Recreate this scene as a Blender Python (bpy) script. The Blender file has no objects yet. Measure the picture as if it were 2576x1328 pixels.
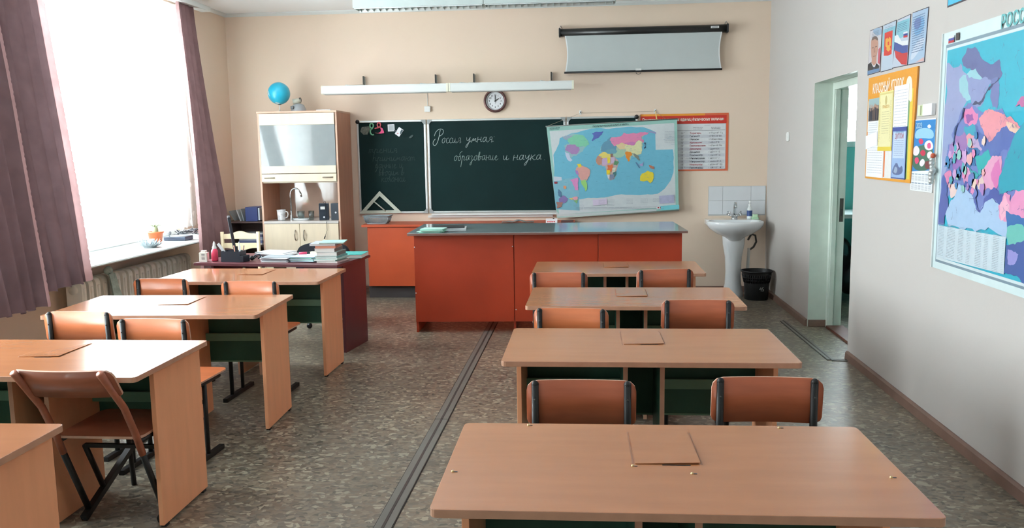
import bpy, bmesh, math, random
from mathutils import Vector, Matrix
from mathutils.geometry import tessellate_polygon
PI = math.pi
SC = bpy.context.scene
C = SC.collection
random.seed(7)
# ------------------------------------------------------------------ camera, sky, light, exposure
def look_matrix(yaw, pitch, roll, pos):
    cy, sy, cp, sp = math.cos(yaw), math.sin(yaw), math.cos(pitch), math.sin(pitch)
    f = Vector((-sy*cp, cy*cp, -sp)); r = Vector((cy, sy, 0)); u = r.cross(f)
    c, s = math.cos(roll), math.sin(roll)
    r2 = c*r + s*u; u2 = -s*r + c*u
    m = Matrix(((r2.x, u2.x, -f.x, pos[0]), (r2.y, u2.y, -f.y, pos[1]), (r2.z, u2.z, -f.z, pos[2]), (0, 0, 0, 1)))
    return m
cam_d = bpy.data.cameras.new('camera'); cam = bpy.data.objects.new('camera', cam_d); C.objects.link(cam)
cam_d.sensor_width = 36.0; cam_d.lens = 2142.96/2576*36.0; cam_d.clip_start = 0.02; cam_d.clip_end = 200
cam.matrix_world = look_matrix(.0917, .1314, -.0148, (0, 0, 1.5571))
SC.camera = cam
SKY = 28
w = bpy.data.worlds.new('overcast_sky_bright_ground'); SC.world = w; w.use_nodes = True
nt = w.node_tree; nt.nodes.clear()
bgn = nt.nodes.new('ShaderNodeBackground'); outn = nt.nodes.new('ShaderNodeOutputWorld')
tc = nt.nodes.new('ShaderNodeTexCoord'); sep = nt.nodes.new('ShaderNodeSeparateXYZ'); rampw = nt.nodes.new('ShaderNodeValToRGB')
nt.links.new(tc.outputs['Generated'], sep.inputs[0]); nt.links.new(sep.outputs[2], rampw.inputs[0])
rampw.color_ramp.elements[0].position = 0.35; rampw.color_ramp.elements[0].color = (1.15, 1.17, 1.2, 1)  # lower half set brighter than the sky, added to light the ceiling
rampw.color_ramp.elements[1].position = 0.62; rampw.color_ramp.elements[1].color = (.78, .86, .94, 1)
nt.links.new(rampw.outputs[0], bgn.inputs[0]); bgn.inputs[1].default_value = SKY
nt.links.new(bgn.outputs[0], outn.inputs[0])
WINS = [(5.72, 8.12), (2.2, 4.6), (-1.8, -1.0)]      # y range of the left wall windows; the last, unseen, is added as fill
for (a, b) in WINS:                                  # portals only guide the sampling of the sky, they give no light
    ld = bpy.data.lights.new('window_portal', 'AREA'); ld.shape = 'RECTANGLE'; ld.size = 2.14; ld.size_y = b-a
    ld.cycles.is_portal = True
    lo = bpy.data.objects.new('window_portal', ld); C.objects.link(lo)
    lo.location = (-4.22, (a+b)/2, 1.87); lo.rotation_euler = (0, -PI/2, 0)
vs = SC.view_settings
vs.view_transform = 'Standard'; vs.look = 'None'; vs.gamma = 1.0; vs.use_curve_mapping = False
vs.exposure = 0.03
SC.cycles.use_denoising = True
SC.cycles.max_bounces = 8; SC.cycles.diffuse_bounces = 5; SC.cycles.transparent_max_bounces = 12
SC.cycles.sample_clamp_indirect = 8
# ------------------------------------------------------------------ materials
def lin(c):
    return tuple(((x/255)/12.92 if x/255 <= .04045 else ((x/255+.055)/1.055)**2.4) for x in c)
MATS = {}
def M(name, col, rough=.55, metal=0., var=.05, scale=6., bump=0., bscale=60., coat=0., spec=.5, stretch=None, trans=0., crough=.08, alpha=1.):
    if name in MATS: return MATS[name]
    m = bpy.data.materials.new(name); m.use_nodes = True; MATS[name] = m
    t = m.node_tree; b = t.nodes['Principled BSDF']
    c = lin(col)
    tcn = t.nodes.new('ShaderNodeTexCoord'); mp = t.nodes.new('ShaderNodeMapping'); t.links.new(tcn.outputs['Object'], mp.inputs[0])
    if stretch: mp.inputs['Scale'].default_value = stretch
    n = t.nodes.new('ShaderNodeTexNoise'); n.inputs['Scale'].default_value = scale; n.inputs['Detail'].default_value = 4
    t.links.new(mp.outputs[0], n.inputs['Vector'])
    r = t.nodes.new('ShaderNodeValToRGB'); t.links.new(n.outputs[0], r.inputs[0])
    r.color_ramp.elements[0].position = .3; r.color_ramp.elements[1].position = .7
    r.color_ramp.elements[0].color = tuple(max(0, x*(1-var)) for x in c)+(1,)
    r.color_ramp.elements[1].color = tuple(min(1, x*(1+var)) for x in c)+(1,)
    t.links.new(r.outputs[0], b.inputs['Base Color'])
    b.inputs['Roughness'].default_value = rough; b.inputs['Metallic'].default_value = metal
    b.inputs['Specular IOR Level'].default_value = spec
    b.inputs['Coat Weight'].default_value = coat; b.inputs['Coat Roughness'].default_value = crough
    b.inputs['Transmission Weight'].default_value = trans; b.inputs['Alpha'].default_value = alpha
    if bump:
        n2 = t.nodes.new('ShaderNodeTexNoise'); n2.inputs['Scale'].default_value = bscale; t.links.new(mp.outputs[0], n2.inputs['Vector'])
        bp = t.nodes.new('ShaderNodeBump'); bp.inputs['Strength'].default_value = bump; bp.inputs['Distance'].default_value = .01
        t.links.new(n2.outputs[0], bp.inputs['Height']); t.links.new(bp.outputs[0], b.inputs['Normal'])
    return m
wood = M('desk_laminate', (176, 115, 76), .22, var=.05, scale=3, stretch=(1, 6, 6), coat=.3, crough=.08, bump=.02, bscale=25)
woodside = M('desk_side_laminate', (236, 168, 126), .36, var=.05, scale=3, stretch=(6, 6, 1))
edge = M('desk_edge_band', (182, 138, 112), .45, var=.08, scale=20)
green = M('green_painted_panel', (44, 94, 78), .45, var=.12, scale=5)
greenshelf = M('green_lit_shelf_pale_edge', (106, 152, 128), .45, var=.08, scale=5)  # paler copy of the panel green; light on shelf and lip put in colour
dark_iron = M('black_painted_steel', (16, 16, 17), .5, var=.2, scale=30)
ply = M('varnished_plywood', (212, 122, 80), .30, var=.10, scale=4, stretch=(1, 8, 8), coat=.2)
plyedge = M('plywood_edge', (196, 156, 134), .5, var=.12, scale=30)
plyd = M('dark_varnished_plywood', (182, 98, 66), .34, var=.10, scale=4, stretch=(1, 8, 8), coat=.12)
plyo = M('orange_varnished_plywood', (206, 116, 72), .32, var=.08, scale=4, stretch=(1, 8, 8), coat=.2)
ply2 = M('brown_varnished_plywood', (160, 92, 66), .36, var=.10, scale=4, stretch=(1, 8, 8), coat=.2)
white = M('white_paint', (212, 216, 214), .4, var=.02)
plastic_w = M('white_plastic', (232, 234, 232), .35, var=.02)
chrome = M('chrome', (200, 204, 206), .16, 1., var=.02)
alu = M('aluminium', (214, 220, 220), .30, .75, var=.04)
black = M('black_plastic', (24, 26, 30), .4, var=.1)
orange = M('orange_painted_board', (172, 58, 30), .42, var=.12, scale=2.2)
orange2 = M('light_orange_painted_board', (186, 76, 38), .42, var=.12, scale=2.2)
greytop = M('grey_laminate_top', (146, 160, 162), .14, var=.05, scale=2, coat=.5)
maroon = M('burgundy_laminate', (96, 50, 56), .35, var=.08, scale=4)
birch = M('pale_birch_laminate', (230, 214, 188), .38, var=.04, scale=3, stretch=(8, 8, 1))
beech = M('beech_laminate', (206, 168, 144), .42, var=.06, scale=3, stretch=(8, 8, 1))
cabside = M('brown_laminate_side', (196, 142, 116), .42, var=.08, scale=3, stretch=(8, 8, 1))
ceramic = M('white_ceramic', (226, 230, 232), .12, var=.01, coat=.5)
paper = M('white_paper', (232, 234, 238), .7, var=.02)
slate = M('green_chalkboard', (12, 38, 38), .75, var=.18, scale=1.6, spec=.2)
steelgrey = M('dark_grey_metal', (70, 68, 64), .45, .4)
glass = None
def glassmat(name, tint, rough=.02, refl=.12):
    m = bpy.data.materials.new(name); m.use_nodes = True; t = m.node_tree; t.nodes.clear()
    o = t.nodes.new('ShaderNodeOutputMaterial'); mx = t.nodes.new('ShaderNodeMixShader'); tr = t.nodes.new('ShaderNodeBsdfTransparent'); g = t.nodes.new('ShaderNodeBsdfGlossy')
    tr.inputs[0].default_value = lin(tint)+(1,); g.inputs['Roughness'].default_value = rough
    lw = t.nodes.new('ShaderNodeLayerWeight'); lw.inputs[0].default_value = .5; fr = t.nodes.new('ShaderNodeMath'); fr.operation = 'POWER'; fr.inputs[1].default_value = 3; t.links.new(lw.outputs['Facing'], fr.inputs[0])
    ad = t.nodes.new('ShaderNodeMath'); ad.operation = 'ADD'; ad.inputs[1].default_value = refl; t.links.new(fr.outputs[0], ad.inputs[0])
    t.links.new(ad.outputs[0], mx.inputs[0]); t.links.new(tr.outputs[0], mx.inputs[1]); t.links.new(g.outputs[0], mx.inputs[2]); t.links.new(mx.outputs[0], o.inputs[0])
    return m
winglass = glassmat('window_glass', (245, 250, 250), .01, .0)
cupglass = glassmat('clear_glass', (225, 232, 232), .02, .08)
def clothmat(name, col, transl, pattern=0., transp=0., stripes=0.):
    m = bpy.data.materials.new(name); m.use_nodes = True; t = m.node_tree; t.nodes.clear()
    o = t.nodes.new('ShaderNodeOutputMaterial'); df = t.nodes.new('ShaderNodeBsdfDiffuse'); tl = t.nodes.new('ShaderNodeBsdfTranslucent')
    mx = t.nodes.new('ShaderNodeMixShader'); mx.inputs[0].default_value = transl
    tcn = t.nodes.new('ShaderNodeTexCoord'); n = t.nodes.new('ShaderNodeTexNoise'); n.inputs['Scale'].default_value = 9; t.links.new(tcn.outputs['Object'], n.inputs['Vector'])
    r = t.nodes.new('ShaderNodeValToRGB'); c = lin(col); r.color_ramp.elements[0].position = .35; r.color_ramp.elements[1].position = .65
    r.color_ramp.elements[0].color = tuple(x*(1-pattern) for x in c)+(1,); r.color_ramp.elements[1].color = tuple(min(1, x*(1+pattern)) for x in c)+(1,)
    t.links.new(n.outputs[0], r.inputs[0]); t.links.new(r.outputs[0], df.inputs[0]); t.links.new(r.outputs[0], tl.inputs[0])
    t.links.new(df.outputs[0], mx.inputs[1]); t.links.new(tl.outputs[0], mx.inputs[2])
    if transp:
        tp = t.nodes.new('ShaderNodeBsdfTransparent'); m2 = t.nodes.new('ShaderNodeMixShader')
        n3 = t.nodes.new('ShaderNodeTexNoise'); n3.inputs['Scale'].default_value = 13; n3.inputs['Detail'].default_value = 3
        mp = t.nodes.new('ShaderNodeMapping'); mp.inputs['Scale'].default_value = (1, 1.6, .8); t.links.new(tcn.outputs['Object'], mp.inputs[0]); t.links.new(mp.outputs[0], n3.inputs['Vector'])
        r3 = t.nodes.new('ShaderNodeValToRGB'); r3.color_ramp.elements[0].position = .60; r3.color_ramp.elements[1].position = .64
        a = 1-transp; r3.color_ramp.elements[0].color = (a, a, a, 1); r3.color_ramp.elements[1].color = (min(1, a+.22),)*3+(1,)
        t.links.new(n3.outputs[0], r3.inputs[0]); t.links.new(r3.outputs[0], m2.inputs[0])
        t.links.new(tp.outputs[0], m2.inputs[1]); t.links.new(mx.outputs[0], m2.inputs[2]); t.links.new(m2.outputs[0], o.inputs[0])
    else: t.links.new(mx.outputs[0], o.inputs[0])
    return m
curtain_m = clothmat('mauve_curtain_cloth', (118, 96, 99), .09, .08)
curtain_d = clothmat('mauve_curtain_cloth_shaded', (118, 92, 93), .06, .08)  # same cloth, made darker and less translucent to stand for its shade
lace_m = clothmat('pale_pink_lace', (196, 160, 160), .2, .08)
tulle_m = clothmat('white_tulle', (240, 240, 240), .6, .02, transp=.5)
def attrmat(name, rough=.5, coat=.0):
    m = bpy.data.materials.new(name); m.use_nodes = True; t = m.node_tree; b = t.nodes['Principled BSDF']
    a = t.nodes.new('ShaderNodeVertexColor'); a.layer_name = 'ink'
    n = t.nodes.new('ShaderNodeTexNoise'); n.inputs['Scale'].default_value = 40; mxn = t.nodes.new('ShaderNodeMix'); mxn.data_type = 'RGBA'; mxn.blend_type = 'MULTIPLY'
    r = t.nodes.new('ShaderNodeValToRGB'); r.color_ramp.elements[0].color = (.86, .88, .90, 1); r.color_ramp.elements[1].color = (1, 1, 1, 1); t.links.new(n.outputs[0], r.inputs[0])
    mxn.inputs[0].default_value = 1.; t.links.new(a.outputs[0], mxn.inputs[6]); t.links.new(r.outputs[0], mxn.inputs[7])
    t.links.new(mxn.outputs[2], b.inputs['Base Color']); b.inputs['Roughness'].default_value = rough; b.inputs['Coat Weight'].default_value = coat
    return m
ink = attrmat('printed_ink', .5); ink_gloss = attrmat('printed_ink_laminated', .3, .4)
def wallmat(name, c1, c2, bump=.06):
    m = M(name, c1, .85, var=.02, scale=2., bump=bump, bscale=30., spec=.25); t = m.node_tree
    n = t.nodes.new('ShaderNodeTexNoise'); n.inputs['Scale'].default_value = .9; n.inputs['Detail'].default_value = 3
    tcn = t.nodes.new('ShaderNodeTexCoord'); t.links.new(tcn.outputs['Object'], n.inputs['Vector'])
    mx = t.nodes.new('ShaderNodeMix'); mx.data_type = 'RGBA'; mx.inputs[6].default_value = lin(c1)+(1,); mx.inputs[7].default_value = lin(c2)+(1,)
    t.links.new(n.outputs[0], mx.inputs[0]); t.links.new(mx.outputs[2], t.nodes['Principled BSDF'].inputs['Base Color'])
    return m
wall_m = wallmat('peach_wall_paint', (228, 206, 190), (222, 204, 182))
wallr_m = wallmat('pale_wall_paint', (188, 185, 180), (186, 180, 177))
ceil_m = wallmat('white_ceiling_paint', (246, 250, 252), (242, 246, 248), .02)
jamb_m = M('pale_green_gloss_paint', (206, 218, 208), .35, var=.05, scale=9)
teal_m = M('teal_wall_paint', (96, 178, 172), .5)
brown_m = M('brown_skirting', (122, 96, 84), .45, var=.12, scale=8)
redbrown = M('red_brown_paint', (92, 46, 34), .4, var=.2, scale=14)
def floormat():
    m = bpy.data.materials.new('chip_patterned_linoleum'); m.use_nodes = True; t = m.node_tree; b = t.nodes['Principled BSDF']
    tcn = t.nodes.new('ShaderNodeTexCoord'); mp = t.nodes.new('ShaderNodeMapping'); t.links.new(tcn.outputs['Object'], mp.inputs[0]); mp.inputs['Scale'].default_value = (1., 1.35, 1); mp.inputs['Rotation'].default_value = (0, 0, .5)
    nz = t.nodes.new('ShaderNodeTexNoise'); nz.inputs['Scale'].default_value = 14; t.links.new(mp.outputs[0], nz.inputs['Vector'])
    mxv = t.nodes.new('ShaderNodeMix'); mxv.data_type = 'RGBA'; mxv.blend_type = 'ADD'; mxv.inputs[0].default_value = .09; t.links.new(mp.outputs[0], mxv.inputs[6]); t.links.new(nz.outputs['Color'], mxv.inputs[7])
    v = t.nodes.new('ShaderNodeTexVoronoi'); v.inputs['Scale'].default_value = 40; t.links.new(mxv.outputs[2], v.inputs['Vector'])
    s = t.nodes.new('ShaderNodeSeparateColor'); t.links.new(v.outputs['Color'], s.inputs[0])
    r = t.nodes.new('ShaderNodeValToRGB'); t.links.new(s.outputs[0], r.inputs[0]); r.color_ramp.interpolation = 'CONSTANT'
    cols = [(0, (120, 106, 91)), (.17, (132, 119, 103)), (.35, (108, 99, 88)), (.52, (142, 130, 113)), (.68, (122, 115, 104)), (.82, (170, 161, 143)), (.93, (88, 81, 72))]
    e = r.color_ramp.elements
    e[0].color = lin(cols[0][1])+(1,); e[1].position = cols[1][0]; e[1].color = lin(cols[1][1])+(1,)
    for p, c in cols[2:]:
        q = e.new(p); q.color = lin(c)+(1,)
    n = t.nodes.new('ShaderNodeTexNoise'); n.inputs['Scale'].default_value = 1.1; n.inputs['Detail'].default_value = 5; t.links.new(tcn.outputs['Object'], n.inputs['Vector'])
    r2 = t.nodes.new('ShaderNodeValToRGB'); t.links.new(n.outputs[0], r2.inputs[0]); r2.color_ramp.elements[0].position = .3; r2.color_ramp.elements[1].position = .7
    r2.color_ramp.elements[0].color = (.62, .65, .66, 1); r2.color_ramp.elements[1].color = (1, .97, .93, 1)
    mx = t.nodes.new('ShaderNodeMix'); mx.data_type = 'RGBA'; mx.blend_type = 'MULTIPLY'; mx.inputs[0].default_value = 1; t.links.new(r.outputs[0], mx.inputs[6]); t.links.new(r2.outputs[0], mx.inputs[7])
    t.links.new(mx.outputs[2], b.inputs['Base Color']); b.inputs['Roughness'].default_value = .34
    bp = t.nodes.new('ShaderNodeBump'); bp.inputs['Strength'].default_value = .12; bp.inputs['Distance'].default_value = .003; t.links.new(v.outputs['Distance'], bp.inputs['Height']); t.links.new(bp.outputs[0], b.inputs['Normal'])
    return m
floor_m = floormat()
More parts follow.
